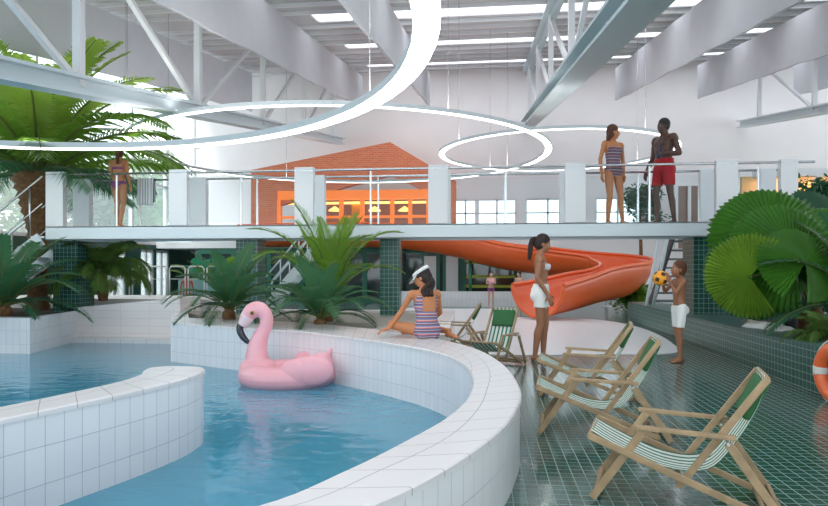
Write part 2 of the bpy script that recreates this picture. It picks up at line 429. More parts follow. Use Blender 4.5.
wp = [(p[0], p[1]) for p in iw] + [(q0.x, 12.6), (-12.8, 12.6), (-12.8, 1.3)]
b.v += [V((x, y, ZW)) for x, y in wp]; b.face(range(len(wp)))
me = b.mesh('pool_water', M['water'])
bm = bmesh.new(); bm.from_mesh(me); bmesh.ops.triangulate(bm, faces=bm.faces[:])
for f in bm.faces:
    if f.normal.z < 0: f.normal_flip()
bm.to_mesh(me); bm.free()
o = link('pool_water', me); tag(o, 'clear blue pool water with small ripples', 'water', kind='stuff')

# ================================================================ SHELL
def zroof(Y): return 9.75 - .15*(27 - Y)
# far wall with window openings
wins = [(455, 476), (478, 516), (526, 570), (596, 640)]
b = MB()
xs = sorted([(aty(a, 0, YF).x, aty(c, 0, YF).x) for a, c in wins])
zb, zt = 3.0, 4.25
segs = [-13.0]
for a, c in xs: segs += [a, c]
segs.append(24.0)
b.box((-13, YF, -.1), (24, YF+.3, zb)); b.box((-13, YF, zt), (24, YF+.3, 10.2))
for k in range(0, len(segs), 2): b.box((segs[k], YF, zb), (segs[k+1], YF+.3, zt))
struct(b.build('wall_back', M['wallpink']))
for i, (a, c) in enumerate(xs):
    b = MB(); n = max(2, round((c-a)/.75))
    for k in range(n+1): x = a+(c-a)*k/n; b.box((x-.04, YF+.04, zb), (x+.04, YF+.12, zt))
    for z in (zb+.03, zb+.65, zt-.03): b.box((a, YF+.04, z-.03), (c, YF+.12, z+.03))
    w = struct(b.build('window_%d' % (i+1), M['white']))
    MB().box((a, YF+.13, zb), (c, YF+.15, zt)).build('pane', M['frost'], w)
# left facade: green lower wall with glazed doors, misted glass above
b = MB(); doors = []
for a, c in ((107, 127), (141, 155), (156.5, 170)):
    ya, yc = atx(a, 0, XL).y, atx(c, 0, XL).y; doors.append((ya, yc))
segs = [2.0]
for a, c in doors: segs += [a, c]
segs.append(YF)
zd = 2.02
for k in range(0, len(segs), 2): b.box((XL-.3, segs[k], -1.3), (XL, segs[k+1], zd))
for a, c in doors: b.box((XL-.3, a, -1.3), (XL, c, 0))
b.box((XL-.3, 2.0, zd), (XL, YF, 2.2))
struct(b.build('wall_left', M['dark_green']))
for i, (a, c) in enumerate(doors):
    b = MB(); m = (a+c)/2
    for y in (a+.05, m, c-.05): b.box((XL-.16, y-.05, 0), (XL-.06, y+.05, zd))
    for z in (.05, zd-.06): b.box((XL-.16, a, z-.05), (XL-.06, c, z+.05))
    dd = struct(b.build('door_%d' % (i+1), M['white']))
    MB().box((XL-.12, a, 0), (XL-.10, c, zd)).build('pane', M['frost'], dd)
b = MB()
ys = [2.0 + 2.56*k for k in range(11)]
for y in ys: b.box((XL-.14, y-.05, 2.2), (XL, y+.05, zroof(y)+.3))
for z in (2.26, 4.6): b.box((XL-.14, 2.0, z-.05), (XL, YF, z+.05))
struct(b.build('trim_glazing_bars', M['white']))
for i in range(10):
    y0, y1 = ys[i]+.05, min(ys[i+1]-.05, YF)
    b = MB(); b.v += [V((XL-.08, y0, 2.3)), V((XL-.08, y1, 2.3)), V((XL-.08, y1, zroof(y1))), V((XL-.08, y0, zroof(y0)))]; b.face((0, 1, 2, 3))
    struct(b.build('window_%d' % (i+11), M['frost']))
# roof: grey decks between skylight bands, rising to the back
bands = [-2.9, 1.2, 5.3, 9.4, 13.5, 17.6, 21.6, 25.6]
b = MB(); prev = -5.0; S = MB()
def roofbox(b, y0, y1, t=.12, dz=0.0, x0=-13.2, x1=24):
    i = len(b.v)
    for z_ in (0, t):
        for x, y in ((x0, y0), (x1, y0), (x1, y1), (x0, y1)): b.v.append(V((x, y, zroof(y)+dz+z_)))
    for f in ((0,3,2,1),(4,5,6,7),(0,1,5,4),(1,2,6,5),(2,3,7,6),(3,0,4,7)): b.face([i+k for k in f])
for c in bands:
    roofbox(b, prev, c-.55); roofbox(b, c-.55, c+.55, x1=-4.8); prev = c+.55
roofbox(b, prev, YF+.3)
struct(b.build('ceiling', M['roofgrey']))
for i, c in enumerate(bands):
    s = MB(); roofbox(s, c-.55, c+.55, .03, .03, x0=-4.8)
    o = struct(s.build('window_skylight_%d' % (i+1), M['skylight']))
b = MB()
y = -4.5
while y < 27.4:
    if min(abs(y-c) for c in bands) > .5: roofbox(b, y-.035, y+.035, .10, -.10)
    y += .82
struct(b.build('trim_purlins', M['white']))

# ---- trusses
def truss(X, zb_far, zt_far, w, h, label, mchord, d_sign=1, first=-3):
    t = thing('roof_truss', label, 'truss', (X, 27.4, zb_far), group='roof trusses running to the back wall')
    sl = .15; ya, yb = -26.4, 0.0      # local y from 27.4
    zB = lambda y: sl*y; zT = lambda y: (zt_far-zb_far)+sl*y
    c = MB()
    for z in (-h/2+.025, h/2-.025): c.bar((0, ya, zB(ya)+z), (0, yb, zB(yb)+z), w, .05)
    c.bar((0, ya, zB(ya)), (0, yb, zB(yb)), .07, h)
    c.build('bottom_chord', mchord, t)
    c = MB(); c.bar((0, ya, zT(ya)), (0, yb, zT(yb)), w*.8, .05); c.bar((0, ya, zT(ya)-.1), (0, yb, zT(yb)-.1), .07, .2); c.build('top_chord', mchord, t)
    nodes = [25.6-27.4-4.1*k for k in range(7)]
    for i, y in enumerate(nodes):
        if y < ya: continue
        MB().bar((0, y, zB(y)), (0, y, zT(y)), .13, .13).build('post', M['white'], t)
        for dy in (4.1, -4.1):
            if yb >= y+dy >= ya and ((dy > 0 and y+27.4 > 13) or (dy < 0 and y+27.4 < 14)):
                e = .5 if dy > 0 else .4
                MB().bar((0, y, zB(y)+.05), (0, y+dy, zT(y+dy)-.15), .09, .09, (1, 0, 0)).build('brace', M['white'], t)
    return t
truss(-6.2, 6.82, 9.55, .36, .3, 'pale roof truss on the left, above the palm crown', M['steel_white'])
truss(1.75, 7.35, 9.6, .5, .34, 'blue-grey steel roof truss in the middle, coming closest overhead', M['steel_blue'])
truss(10.35, 7.15, 9.55, .36, .3, 'pale roof truss on the right, low beside the wall', M['steel_white'])
# ---- hanging fabric baffles
def baffle(X, label, hgt=1.28, yfar=26.0, zfar=7.9, seed=1):
    rnd = random.Random(seed); n = 40; b = MB(); ph = rnd.random()*6
    rows = []
    for k in range(n+1):
        y = 1.5+(yfar-1.5)*k/n; z = zfar-.15*(yfar-y)
        wob = .014*math.sin(y*1.9+ph)+.012*math.sin(y*4.1+ph*2)
        rows.append((y, z+wob, z+hgt+.01*math.sin(y*3+ph), .006*math.sin(y*1.3+ph)))
    for k, (y, zl, zh, dx) in enumerate(rows):
        b.v += [V((X-.035+dx, y, zl)), V((X+.035+dx, y, zl)), V((X+.035, y, zh)), V((X-.035, y, zh))]
        if k:
            i = len(b.v)-8
            for a, c in ((0,1),(1,2),(2,3),(3,0)): b.face((i+a, i+c, i+4+c, i+4+a), None, False)
    b.face((0,1,2,3)); i = len(b.v)-4; b.face((i+3,i+2,i+1,i))
    return tag(b.build('ceiling_baffle', M['fabric_grey'], fix=True), label, 'ceiling baffle', 'hanging grey fabric baffles under the roof')
baffle(-9.77, 'grey fabric ceiling baffle furthest left, behind the left roof truss', 1.6, seed=2)
baffle(-5.04, 'wide grey fabric ceiling baffle hanging just right of the left roof truss', seed=3)
baffle(-2.26, 'grey fabric ceiling baffle hanging nearest the middle truss on its left', seed=4)
baffle(5.15, 'grey fabric ceiling baffle next to the middle truss on its right', seed=5)
baffle(8.26, 'grey fabric ceiling baffle second to the right of the middle truss', seed=6)
baffle(11.8, 'grey fabric ceiling baffle furthest right, beyond the right roof truss', seed=7)

# ================================================================ FOOTBRIDGE
YB0, YB1, ZB = 11.5, 12.5, 2.10
xb0, xb1 = -8.44, 5.55
br = thing('footbridge', 'white steel footbridge crossing above the pool deck', 'bridge', (0, YB0, ZB))
M['glassrail'] = glass_mat('railing_glass', (.965, .985, .99), ior=1.12)
dk = MB().box((xb0, 0, -.26), (xb1, .06, 0)).box((xb0, 0, -.03), (xb1, .10, 0)).box((xb0, 0, -.26), (xb1, .14, -.235)).box((xb0, .94, -.26), (xb1, 1.0, 0)).box((xb0, .06, -.08), (xb1, .94, -.01))
bevel(dk.build('deck', M['steel_white'], br), .008)
posts = [-8.44, -5.94, -3.50, -1.02, 1.40, 3.95, 5.0]
for i, x in enumerate(posts):
    w = .36 if i < 6 else .28
    o = bevel(MB().box((x, .0, -.0), (x+w, .13, 1.06)).build('post', M['white'], br), .01)
    o = bevel(MB().box((x, .82, -.0), (x+w, .97, 1.03)).build('post', M['white'], br), .01)
for y, zz in ((.02, 1.0), (.9, 1.0)):
    b = MB(); b.tube([(xb0, y, zz), (xb1, y, zz)], .022, 8); b.build('handrail', M['chrome'], br)
for y in (.06, .9):
    for i in range(len(posts)-1):
        xa, xc = posts[i]+.37, posts[i+1]-.01
        if xc-xa < .6: continue
        m_ = (xa+xc)/2
        MB().box((xa, y-.006, .05), (m_-.02, y+.006, .93)).box((m_+.02, y-.006, .05), (xc, y+.006, .93)).build('glass_panel', M['glassrail'], br)
        MB().box((m_-.014, y-.012, 0), (m_+.014, y+.012, .98)).build('baluster', M['chrome'], br)
# tiled columns under the bridge
def column(x0, x1, y0, y1, z0, z1, label):
    return tag(MB().box((x0, y0, z0), (x1, y1, z1)).build('tiled_column', M['green_tile']), label, 'column', 'green tiled columns under the footbridge')
for px0, px1, lab in ((53, 78, 'green mosaic column under the bridge, leftmost, beside the stair'), (236, 258, 'green mosaic column under the bridge behind the small cycad'), (380, 399, 'green mosaic column under the bridge next to the seated woman')):
    a, c = aty(px0, 0, 11.8).x, aty(px1, 0, 11.8).x
    yy = 12.0 if px0 == 53 else 11.8; a, c = aty(px0, 0, yy).x, aty(px1, 0, yy).x; column(a, c, yy, yy+(c-a), .0, ZB-.26, lab)
a, c = aty(694, 0, 11.75).x, aty(748, 0, 11.75).x
column(a, c, 11.75, 12.4, 0, ZB-.26, 'wide green mosaic pier under the right end of the bridge')
# stair at the left end of the bridge, going down to the left
st = thing('bridge_stair', 'pale steel stair going down from the left end of the bridge', 'stairs', (xb0-.06, YB0, ZB))
n = 9
for y in (.02, .96): MB().bar((-.05, y, -.24), (-2.6, y, -2.05), .05, .26).build('stringer', M['steel_white'], st)
for k in range(n): MB().box((-.28*(k+1), .05, -.2*(k+1)-.02), (-.28*k, .93, -.2*(k+1)+.02)).build('tread', M['steel_white'], st)
for y in (.02, .96):
    b = MB().tube([(-.02, y, .98), (-2.6, y, -.95)], .022); b.tube([(-.02, y, .45), (-2.6, y, -1.5)], .014)
    for k in (1, 5, 9): b.tube([(-.28*k, y, -.2*k), (-.28*k, y, .98-.2*k)], .016)
    b.build('handrail', M['chrome'], st)

# ================================================================ RIGHT CURB + PLANTER
XC = 3.44
struct(MB().box((XC, -2.5, 0), (XC+.75, 16.0, .48)).build('wall_curb', M['green_tile']))
struct(MB().box((XC+.75, -2.5, 0), (12, 11.7, .40)).build('floor_planter', M['soil']))
struct(MB().box((XC+.75, 12.5, 0), (16, 16.0, .47)).build('floor_terrace', M['green_floor']))
struct(MB().box((8.2, 8.0, .40), (14, 8.3, .62)).build('wall_planter_back', M['white']))
# gallery with warm lit windows far right, above the bridge
gx0, gx1 = aty(785, 0, 22).x, aty(900, 0, 22).x
zg0, zg1 = aty(800, 222, 22).z, aty(800, 176, 22).z
b = MB().box((gx0-.9, 22, 2.1), (gx1, 22.3, zg0-.2)).box((gx0-.9, 22, zg1), (gx1, 22.3, zg1+.25))
for k in range(6): b.box((gx0+1.05*k-.07, 22, zg0-.3), (gx0+1.05*k+.07, 22.3, zg1))
struct(b.build('wall_gallery', M['white']))
struct(MB().box((gx0-.8, 23.4, 2.1), (gx1, 23.6, zg1+.2)).build('wall_gallery_back', mat('warm_plaster', (.75, .50, .25), .8)))
g = bpy.data.lights.new('gallery_lamp', 'AREA'); g.energy = 60; g.color = (1, .6, .3); g.size = 4; g.shape = 'RECTANGLE'; g.size_y = .5
go = bpy.data.objects.new('gallery_lamp', g); C.objects.link(go); go.location = ((gx0+gx1)/2, 22.9, zg1+.15)
# second short window row behind the man's legs (brown shutters)
b = MB()
a, c = aty(676, 0, 24).x, aty(780, 0, 24).x
b.box((a, 24, 2.0), (c, 24.2, aty(680, 186, 24).z))
o = struct(b.build('wall_screen', mat('brown_panelling', (.30, .20, .17), .6)))
b = MB()
for k in range(9): x = a+(c-a)*k/8; b.box((x-.05, 23.9, 2.0), (x+.05, 23.99, aty(680, 186, 24).z))
struct(b.build('trim_screen_bars', M['white']))

# ================================================================ MEZZANINE, SHOPFRONT, BRICK HOUSE
YS = 24.0
sx0, sx1 = aty(196, 0, YS).x, aty(521, 0, YS).x
mz = aty(400, 247.5, YS).z
struct(MB().box((-12.9, YS, mz), (sx1, YF, mz+.25)).build('floor_mezzanine', M['white']))
b = MB()   # shopfront wall ground floor
struct(MB().box((sx0, YS+.5, 0), (sx1, YS+.7, mz)).build('wall_shop', M['dark_green']))
edges = [aty(p, 0, YS).x for p in (198, 232, 268, 300, 332, 364, 398, 424, 437, 445, 458, 462, 519)]
b = MB()
for x in edges: b.box((x-.09, YS+.1, 0), (x+.09, YS+.25, mz))
b.box((sx0, YS+.08, 0), (sx1, YS+.27, .12)); b.box((sx0, YS+.08, mz-.22), (sx1, YS+.27, mz))
sf = struct(b.build('trim_shopfront', M['green_frame']))
struct(MB().box((sx0, YS+.16, .12), (sx1, YS+.18, mz-.2)).build('window_shopfront', M['dark_glass']))
for k, (p, q) in enumerate(((424, 436), (446, 458))):
    a, c = aty(p, 0, YS).x, aty(q, 0, YS).x
    struct(MB().box((a, YS+.05, 0.02), (c, YS+.12, 1.75)).build('door_%d' % (k+4), M['white']))
a, c = aty(465, 0, YS).x, aty(515, 0, YS).x
sg = thing('menu_shelf', 'yellow-green slatted shelves in the dark green shopfront', 'shelf', (a, YS-.05, 0))
for z in (.62, .98, 1.5): MB().box((0, -.16, z-.05), (c-a, 0.1, z+.05)).build('shelf_board', mat('yellow_green_paint', (.45, .50, .05), .5), sg)
for x in (0, (c-a)*.5, c-a): MB().box((x-.04, -.16, 0), (x+.04, 0.1, 1.55)).build('upright', M['green_frame'], sg)
# low white wall in front of the shops
a, c = aty(398, 0, 21.5).x, aty(560, 0, 21.5).x
struct(MB().box((a, 21.5, 0), (c, 21.8, aty(450, 291.5, 21.5).z)).build('wall_low', M['white_tile']))
# brick house on the mezzanine
YH = 24.3
hx = lambda p: aty(p, 0, YH).x
hz = lambda x, y: aty(x, y, YH).z
bh = thing('brick_house', 'red brick house with uneven gable and glowing orange glazing', 'house', (hx(251), YH, mz+.25))
ox, oz = hx(251), mz+.25
L = lambda x, y: (hx(x)-ox, hz(x, y)-oz)
def gp(pts, y0, y1):
    b = MB(); b.prism([L(*p) for p in pts], y0, y1, ax=1); return b
base = 238
gp([(251,170),(390,142),(390,175),(278,206),(278,base),(251,base)], 0, .3).build('gable_wall', M['brick'], bh, fix=True)
gp([(390,142),(456,181),(456,base),(446,base),(446,200),(390,175)], 0, .3).build('gable_wall', M['brick'], bh, fix=True)
gp([(278,194),(278,206),(390,175),(446,200),(446,196),(390,171)], .02, .28).build('gable_trim', M['white'], bh, fix=True)
x0, _ = L(278, 200); x1, _ = L(446, 200); zb_ = L(300, 200)[1]; zt_ = L(300, 191)[1]
MB().box((x0, -.05, zb_), (x1, .25, zt_)).build('lintel', M['orange_frame'], bh)
for p in (279, 318, 341, 362, 392, 410, 428, 444):
    x = L(p, 0)[0]; MB().box((x-.07, -.03, 0), (x+.07, .2, zb_)).build('mullion', M['orange_frame'], bh)
MB().box((x0, 0, .9), (x1, .1, 1.0)).build('transom', M['orange_frame'], bh)
gp([(278,206),(390,175),(446,200),(446,base),(278,base)], .14, .16).build('glazing', M['glass'], bh, fix=True)
# interior: back wall, floor lamp strip
MB().box((x0, 2.2, 0), (x1, 2.3, zt_)).build('back_panel', mat('warm_interior', (.42, .25, .22), .5), bh)
MB().box((x0+.2, .5, zb_-.12), (x1-.2, .62, zb_-.04)).build('strip_light', M['warm_glow'], bh)
MB().box((L(351, 0)[0]-.1, .6, 0), (L(357, 0)[0]+.1, .8, zb_)).build('inner_post', mat('yellow_lacquer', (.95, .55, .05), .4), bh)
for p in (330, 371, 402):
    x = L(p, 0)[0]; z = L(p, 210)[1]
    pn = MB().lathe([(.02, .22), (.05, .2), (.26, .05), (.25, .03)], 16, (x, .8, z)).build('pendant_shade', M['warm_glow'], bh)
gpr = gp([(251,170),(390,142),(456,181),(456,186),(390,147),(251,175)], .3, 1.5); gpr.build('roof', M['white'], bh, fix=True)
# ================================================================ RING LAMPS
M['fill_up'] = emis_mat('ceiling_fill_glow', (1, .98, .96), 11.0)  # upward glow added on the ring tops to brighten roof and baffles
def ring_lamp(lat, d, h, r, w, hh, label, n=96):
    c = V((0, 0, EYE)) + RT*lat + FW*d + V((0, 0, h))
    t = thing('ring_lamp', label, 'pendant lamp', c, group='round pendant lamps over the pools')
    def band(r0, r1, z0, z1, flip=False):
        b = MB()
        for k in range(n):
            a = 2*math.pi*k/n; ca, sa = math.cos(a), math.sin(a)
            b.v += [V((r0*ca, r0*sa, z0)), V((r1*ca, r1*sa, z1))]
        for k in range(n):
            i, j = 2*k, 2*((k+1) % n)
            b.face((i, j, j+1, i+1) if not flip else (i, i+1, j+1, j), None, True)
        return b
    ro, ri = r, r-w
    b = band(ro, ro, 0, hh); i = len(b.v)
    for q in (band(ri, ri, 0, hh, True), band(ri, ri+.03, hh, hh), band(ro-.03, ro, hh, hh)):
        o_ = len(b.v); b.v += q.v
        for f, sm in zip(q.f, q.sm): b.face([k+o_ for k in f], None, True)
    b.build('housing', M['lampcase'], t)
    band(ri+.006, ro-.006, -.002, -.002, True).build('light_strip', M['led'], t)
    band(ri+.03, ro-.03, hh-.01, hh-.01).build('added_fill_strip', M['fill_up'], t)  # unseen glowing band, added as ceiling fill
    rm = r-w/2
    for k in range(4):
        a = .6+k*math.pi/2; p = V((rm*math.cos(a), rm*math.sin(a), hh))
        y = c.y+p.y; top = max(zroof(y), 4.0)-.12-c.z
        MB().tube([p, (p.x, p.y, top)], .006, 5).build('cable', M['chrome'], t)
    return t
ring_lamp(-5.68, 5.53, 2.1, 5.91, .24, .10, 'very large ring lamp sweeping over the near left pool')
ring_lamp(-.108*17.1, 17.15, 3.0, 5.42, .16, .08, 'wide ring lamp hanging over the bridge in front of the brick house')
ring_lamp(.2313*16.77-.17, 16.77, 3.0, 3.05, .14, .07, 'medium ring lamp behind the two people on the bridge')
ring_lamp(-.455*16.3, 16.3, 3.25, 1.15, .12, .07, 'small ring lamp half hidden by the tall palm crown')

# ================================================================ SLIDE
def at2(px, d): 
    r = FW + RT*((px-414)/F); return r*d
cp = [(250, 25.0, 2.10), (330, 23.8, 2.08), (395, 23.0, 2.0), (450, 22.6, 1.72), (500, 22.3, 1.28), (552, 22.1, 1.02), (600, 21.6, .80), (625, 20.2, .62), (620, 18.6, .46), (594, 17.6, .33), (566, 16.7, .17), (538, 15.9, .06)]
pts = spline([V((*at2(px, d).xy, z)) for px, d, z in cp], 10)
rr = .80
sl = thing('water_slide', 'big orange fibreglass water slide curling down behind the bridge', 'slide', (pts[-1].x, pts[-1].y, 0))
org = V((pts[-1].x, pts[-1].y, 0))
b = MB(); NP = 18; prof = []
for k in range(NP+1):
    a = math.pi + math.pi*k/NP*1.0; prof.append((rr*math.cos(a), rr+rr*math.sin(a)))
th = .05
inner_p = [(x*(1-th/rr), rr-(rr-z)*(1-th/rr)) for x, z in prof]
ringp = prof + list(reversed(inner_p)); NR = len(ringp); m = len(pts)
for k, p in enumerate(pts):
    t = (pts[min(k+1, m-1)] - pts[max(k-1, 0)]); t.z *= .5; t.normalize()
    sd = t.cross(V((0, 0, 1))).normalized(); up = sd.cross(t)
    curv = 0
    for x, z in ringp:
        # outer wall (left of travel is outside of the bend) stands a little taller
        zz = z + (.18*(x/rr)**2 * (1 if x < 0 else 0))*min(1, max(0, (k-25)/25))*min(1, (m-1-k)/18 + .0)
        b.v.append(p + sd*x + up*zz - org)
for k in range(m-1):
    for j in range(NR):
        a, c = k*NR+j, k*NR+(j+1) % NR; b.face((a, c, c+NR, a+NR), None, True)
for j in range(NP):  # end caps
    b.face((j, j+1, NR-2-j, NR-1-j)); o_ = (m-1)*NR; b.face((o_+j+1, o_+j, o_+NR-1-j, o_+NR-2-j))
flume = b.build('flume', M['slide'], sl, fix=True)
for sgn, lab in ((0, 'rim'), (NP, 'rim')):
    q = [V(b.v[k*NR+sgn])*.5 + V(b.v[k*NR+(NR-1-sgn)])*.5 + V((0, 0, .01)) for k in range(m)]
    MB().tube(q, .055, 8).build('rim', M['slide'], sl)
q = [V(b.v[(m-1)*NR+j])*.5 + V(b.v[(m-1)*NR+NR-1-j])*.5 for j in range(NP+1)]
MB().tube(q, .055, 8).build('exit_lip', M['slide'], sl)
for k in (20, 34, 48, 62, 74):
    p = pts[k]-org
    if pts[k].z > .25: MB().tube([(p.x, p.y, 0), (p.x, p.y, p.z+.02)], .06, 10).box((p.x-.15, p.y-.15, 0), (p.x+.15, p.y+.15, .03)).build('support_post', M['green_frame'] if k < 40 else M['white'], sl)
# ================================================================ PLANTS
def leafmat(name, col, rough=.45): return mat(name, col, rough, noise=.25, nscale=1.5, trans=.35, spec=.4)
G_palm = leafmat('palm_leaf', (.14, .27, .03)); G_palm2 = leafmat('yellow_green_leaf', (.30, .45, .06))
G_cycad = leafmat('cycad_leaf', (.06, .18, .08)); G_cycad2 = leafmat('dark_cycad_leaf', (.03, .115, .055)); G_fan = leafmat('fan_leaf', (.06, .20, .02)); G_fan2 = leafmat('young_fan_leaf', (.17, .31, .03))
G_cycad3 = leafmat('olive_green_leaf', (.09, .17, .035)); G_stem = mat('leaf_stalk', (.12, .16, .04), .5); BARK = mat('palm_bark', (.15, .075, .03), .95, noise=.4, nscale=14, bump=1, bscale=26)
def frond_mesh(name, L, e0, e1, n, ll, lw, m, vee=.35, fwd=.55, droop=.35, start=.12, seed=0, pw=1.2, side=0.0):
    rnd = random.Random(seed); b = MB(); N = 14; P = [V((0, 0, 0))]; T = []
    for k in range(N):
        t = (k+.5)/N; e = e0+(e1-e0)*t**pw; az = side*t*t
        d = V((math.cos(e)*math.cos(az), math.cos(e)*math.sin(az), math.sin(e))); P.append(P[-1]+d*L/N); T.append(d)
    T.append(T[-1])
    b.cur = 1; b.tube(P, [L*.011*(1-.85*k/N)+.002 for k in range(N+1)], 5); b.cur = 0
    for s in (-1, 1):
        for k in range(n):
            t = start+(1-start)*(k+.5)/n; x = t*N; i = min(int(x), N-1); p = P[i].lerp(P[i+1], x-i); tg = T[i]
            sd = V((0, 0, 1)).cross(tg)
            sd = sd.normalized() if sd.length > .05 else V((0, 1, 0)); up = tg.cross(sd).normalized()
            u = (t-start)/(1-start); l = ll*(math.sin(math.pi*(.16+.80*u))**.7)*(.9+.2*rnd.random())
            d = (sd*s + up*(vee+.1*rnd.uniform(-1, 1)) + tg*(fwd+.5*u)).normalized()
            q1 = p+d*l*.5; q2 = p+d*l+V((0, 0, -droop*l*(.6+.5*rnd.random()))); q1.z -= droop*l*.15
            wv = (tg*.9+up*.25).normalized()*lw/2
            j = len(b.v); b.v += [p-wv*.6, p+wv*.6, q1-wv, q1+wv, q2]
            b.face((j, j+1, j+3, j+2)); b.face((j+2, j+3, j+4))
    return b.mesh(name, [m, G_stem])
def rosette(t, meshes, spec, z0=0.0, r0=.05, seed=1, name='frond', c=(0, 0)):
    """spec: list of (mesh index, azimuth deg, scale)"""
    rnd = random.Random(seed)
    for mi, az, sc_ in spec:
        a = R(az); o = link(name, meshes[mi], t, (c[0]+r0*math.cos(a), c[1]+r0*math.sin(a), z0+rnd.uniform(-.03, .05)), (rnd.uniform(-.12, .12), rnd.uniform(-.06, .06), a)); o.scale = (sc_,)*3
def spiral(nm, n, per=None, jit=.12, seed=0, az0=0):
    rnd = random.Random(seed); out = []
    for k in range(n): out.append((min(nm-1, int(k*nm/n)), az0+k*137.5+rnd.uniform(-8, 8), 1+rnd.uniform(-jit, jit)))
    return out
# tall palm at the left, behind the bridge
base = at(38, 300, 13.6); base.z = .40
pt = thing('tall_palm', 'tall feather palm with thick brown trunk behind the left end of the bridge', 'palm', base)
zc = 2.75
prof = []
for k in range(34):
    t = k/33; r = .22-.03*math.sin(math.pi*min(1, t*1.3))+.24*max(0, (t-.6)/.4)**1.2; prof.append((r*(1.09 if k % 2 else .93), zc*t+.0))
prof += [(.42, zc+.12), (.2, zc+.25)]
MB().lathe(prof, 18).build('trunk', BARK, pt)
ms = [frond_mesh('palm_frond', 3.2, R(84), R(32), 50, .62, .07, G_palm2, vee=.25, fwd=.5, droop=.25, seed=1, pw=1.3),
      frond_mesh('palm_frond', 3.5, R(68), R(0), 50, .66, .07, G_palm2, vee=.25, fwd=.5, droop=.3, seed=2, pw=1.2),
      frond_mesh('palm_frond', 3.6, R(48), R(-28), 48, .68, .07, G_palm, vee=.2, fwd=.5, droop=.4, seed=3, pw=1.1),
      frond_mesh('palm_frond', 3.4, R(30), R(-38), 44, .62, .07, G_palm, vee=.1, fwd=.5, droop=.5, seed=4),
      frond_mesh('palm_frond', 2.6, R(14), R(-40), 40, .55, .065, G_cycad, vee=0, fwd=.5, droop=.5, seed=5)]
rosette(pt, ms, spiral(5, 46, seed=3), zc+.1, .16)
# cycads
cy = [frond_mesh('cycad_frond', 1.35, R(78), R(30), 50, .26, .03, G_cycad, vee=.3, fwd=.6, droop=.15, seed=11),
      frond_mesh('cycad_frond', 1.4, R(64), R(-15), 52, .28, .03, G_cycad, vee=.25, fwd=.6, droop=.25, seed=12),
      frond_mesh('cycad_frond', 1.4, R(50), R(-45), 52, .28, .03, G_cycad, vee=.3, fwd=.6, droop=.2, seed=13),
      frond_mesh('cycad_frond', 1.25, R(22), R(-50), 50, .27, .03, G_cycad2, vee=.25, fwd=.6, droop=.2, seed=14)]
def cycad(px, py, d, z, label, s=1.0, n=26, seed=0, meshes=cy, trunk=.22, cat='cycad', name='cycad'):
    p = at(px, py, d); p.z = z; t = thing(name, label, cat, p)
    MB().lathe([(.10*s, 0), (.13*s, trunk*.3), (.12*s, trunk*.7), (.07*s, trunk)], 12).build('trunk', BARK, t)
    rosette(t, meshes, [(a, b_, c*s) for a, b_, c in spiral(len(meshes), n, seed=seed, az0=seed*40)], trunk*.9, .05*s, seed)
    return t
cycad(4, 310, 11.6, .41, 'blue-green cycad on the left planter below the bridge stair', 1.12, 30, 1)
cycad(229, 318, 10.6, .41, 'blue-green cycad on the curved planter just left of the flamingo float', .86, 26, 2)
cycad(320, 322, 9.75, .41, 'low dark cycad on the curved planter behind the flamingo float', .80, 24, 3, trunk=.12)
tp = [frond_mesh('palm_frond', 2.0, R(88), R(45), 48, .34, .035, G_palm, vee=.35, fwd=.8, droop=.15, seed=21, pw=1.5),
      frond_mesh('palm_frond', 2.05, R(80), R(-5), 50, .36, .035, G_palm, vee=.35, fwd=.8, droop=.2, seed=22, pw=1.6),
      frond_mesh('palm_frond', 1.9, R(70), R(-30), 46, .36, .035, G_palm, vee=.3, fwd=.8, droop=.25, seed=23, pw=1.4)]
cycad(328, 322, 10.7, .41, 'taller arching green palm on the curved planter, in front of the brick house', .92, 16, 4, tp, .18, 'palm', 'arching_palm')
hp = [frond_mesh('palm_frond', 1.3, R(80), R(-20), 40, .38, .05, G_cycad3, vee=.2, fwd=.5, droop=.5, seed=31, pw=1.4),
      frond_mesh('palm_frond', 1.35, R(60), R(-70), 40, .42, .05, G_cycad3, vee=.1, fwd=.5, droop=.6, seed=32),
      frond_mesh('palm_frond', 1.25, R(40), R(-85), 38, .42, .05, G_cycad3, vee=0, fwd=.5, droop=.7, seed=33)]
cycad(103, 305, 13.35, .62, 'drooping bushy palm just right of the leftmost tiled column', .86, 22, 5, hp, .55, 'palm', 'drooping_palm')
# right-hand planter plants
cycad(868, 330, 7.9, .40, 'blue-green cycad reaching in from the right edge beside the fan palm', 1.0, 24, 6, cy, .4)
cycad(826, 352, 7.3, .42, 'small green palm hanging over the tiled kerb near the lifebuoy', .42, 18, 7, hp, .05, 'palm', 'low_palm')
# fan palm
def fan_mesh(name, r, m, span=320, n=40, seed=0, cone=.25, pleat=.035):
    rnd = random.Random(seed); b = MB(); K = 2*n
    A = [R(-span/2 + span*k/K) for k in range(K+1)]
    rings = (.04, .35, .68, .93)
    for k, a in enumerate(A):
        for q in rings:
            z = cone*q*q*r*-1 + (pleat*r*q*(1 if k % 2 else -1)) + .06*r*math.sin(a*2+seed)*q
            b.v.append(V((r*q*math.cos(a), r*q*math.sin(a), z)))
    nr = len(rings)
    for k in range(K):
        for j in range(nr-1):
            i = k*nr+j; b.face((i, i+1, i+nr+1, i+nr), None, False)
    for k in range(0, K, 2):   # pointed tips
        i = k*nr+nr-1; a = A[k+1]; rt = r*(1.0+rnd.uniform(-.02, .03))
        j = len(b.v); b.v.append(V((rt*math.cos(a), rt*math.sin(a), -cone*r*1.03))); b.face((i, j, i+nr)); b.face((i+nr, j, i+2*nr))
    return b.mesh(name, m)
pb = at(812, 335, 8.9); pb.z = .40
fp = thing('fan_palm', 'large fan palm with round pleated leaves in the right planter', 'palm', pb)
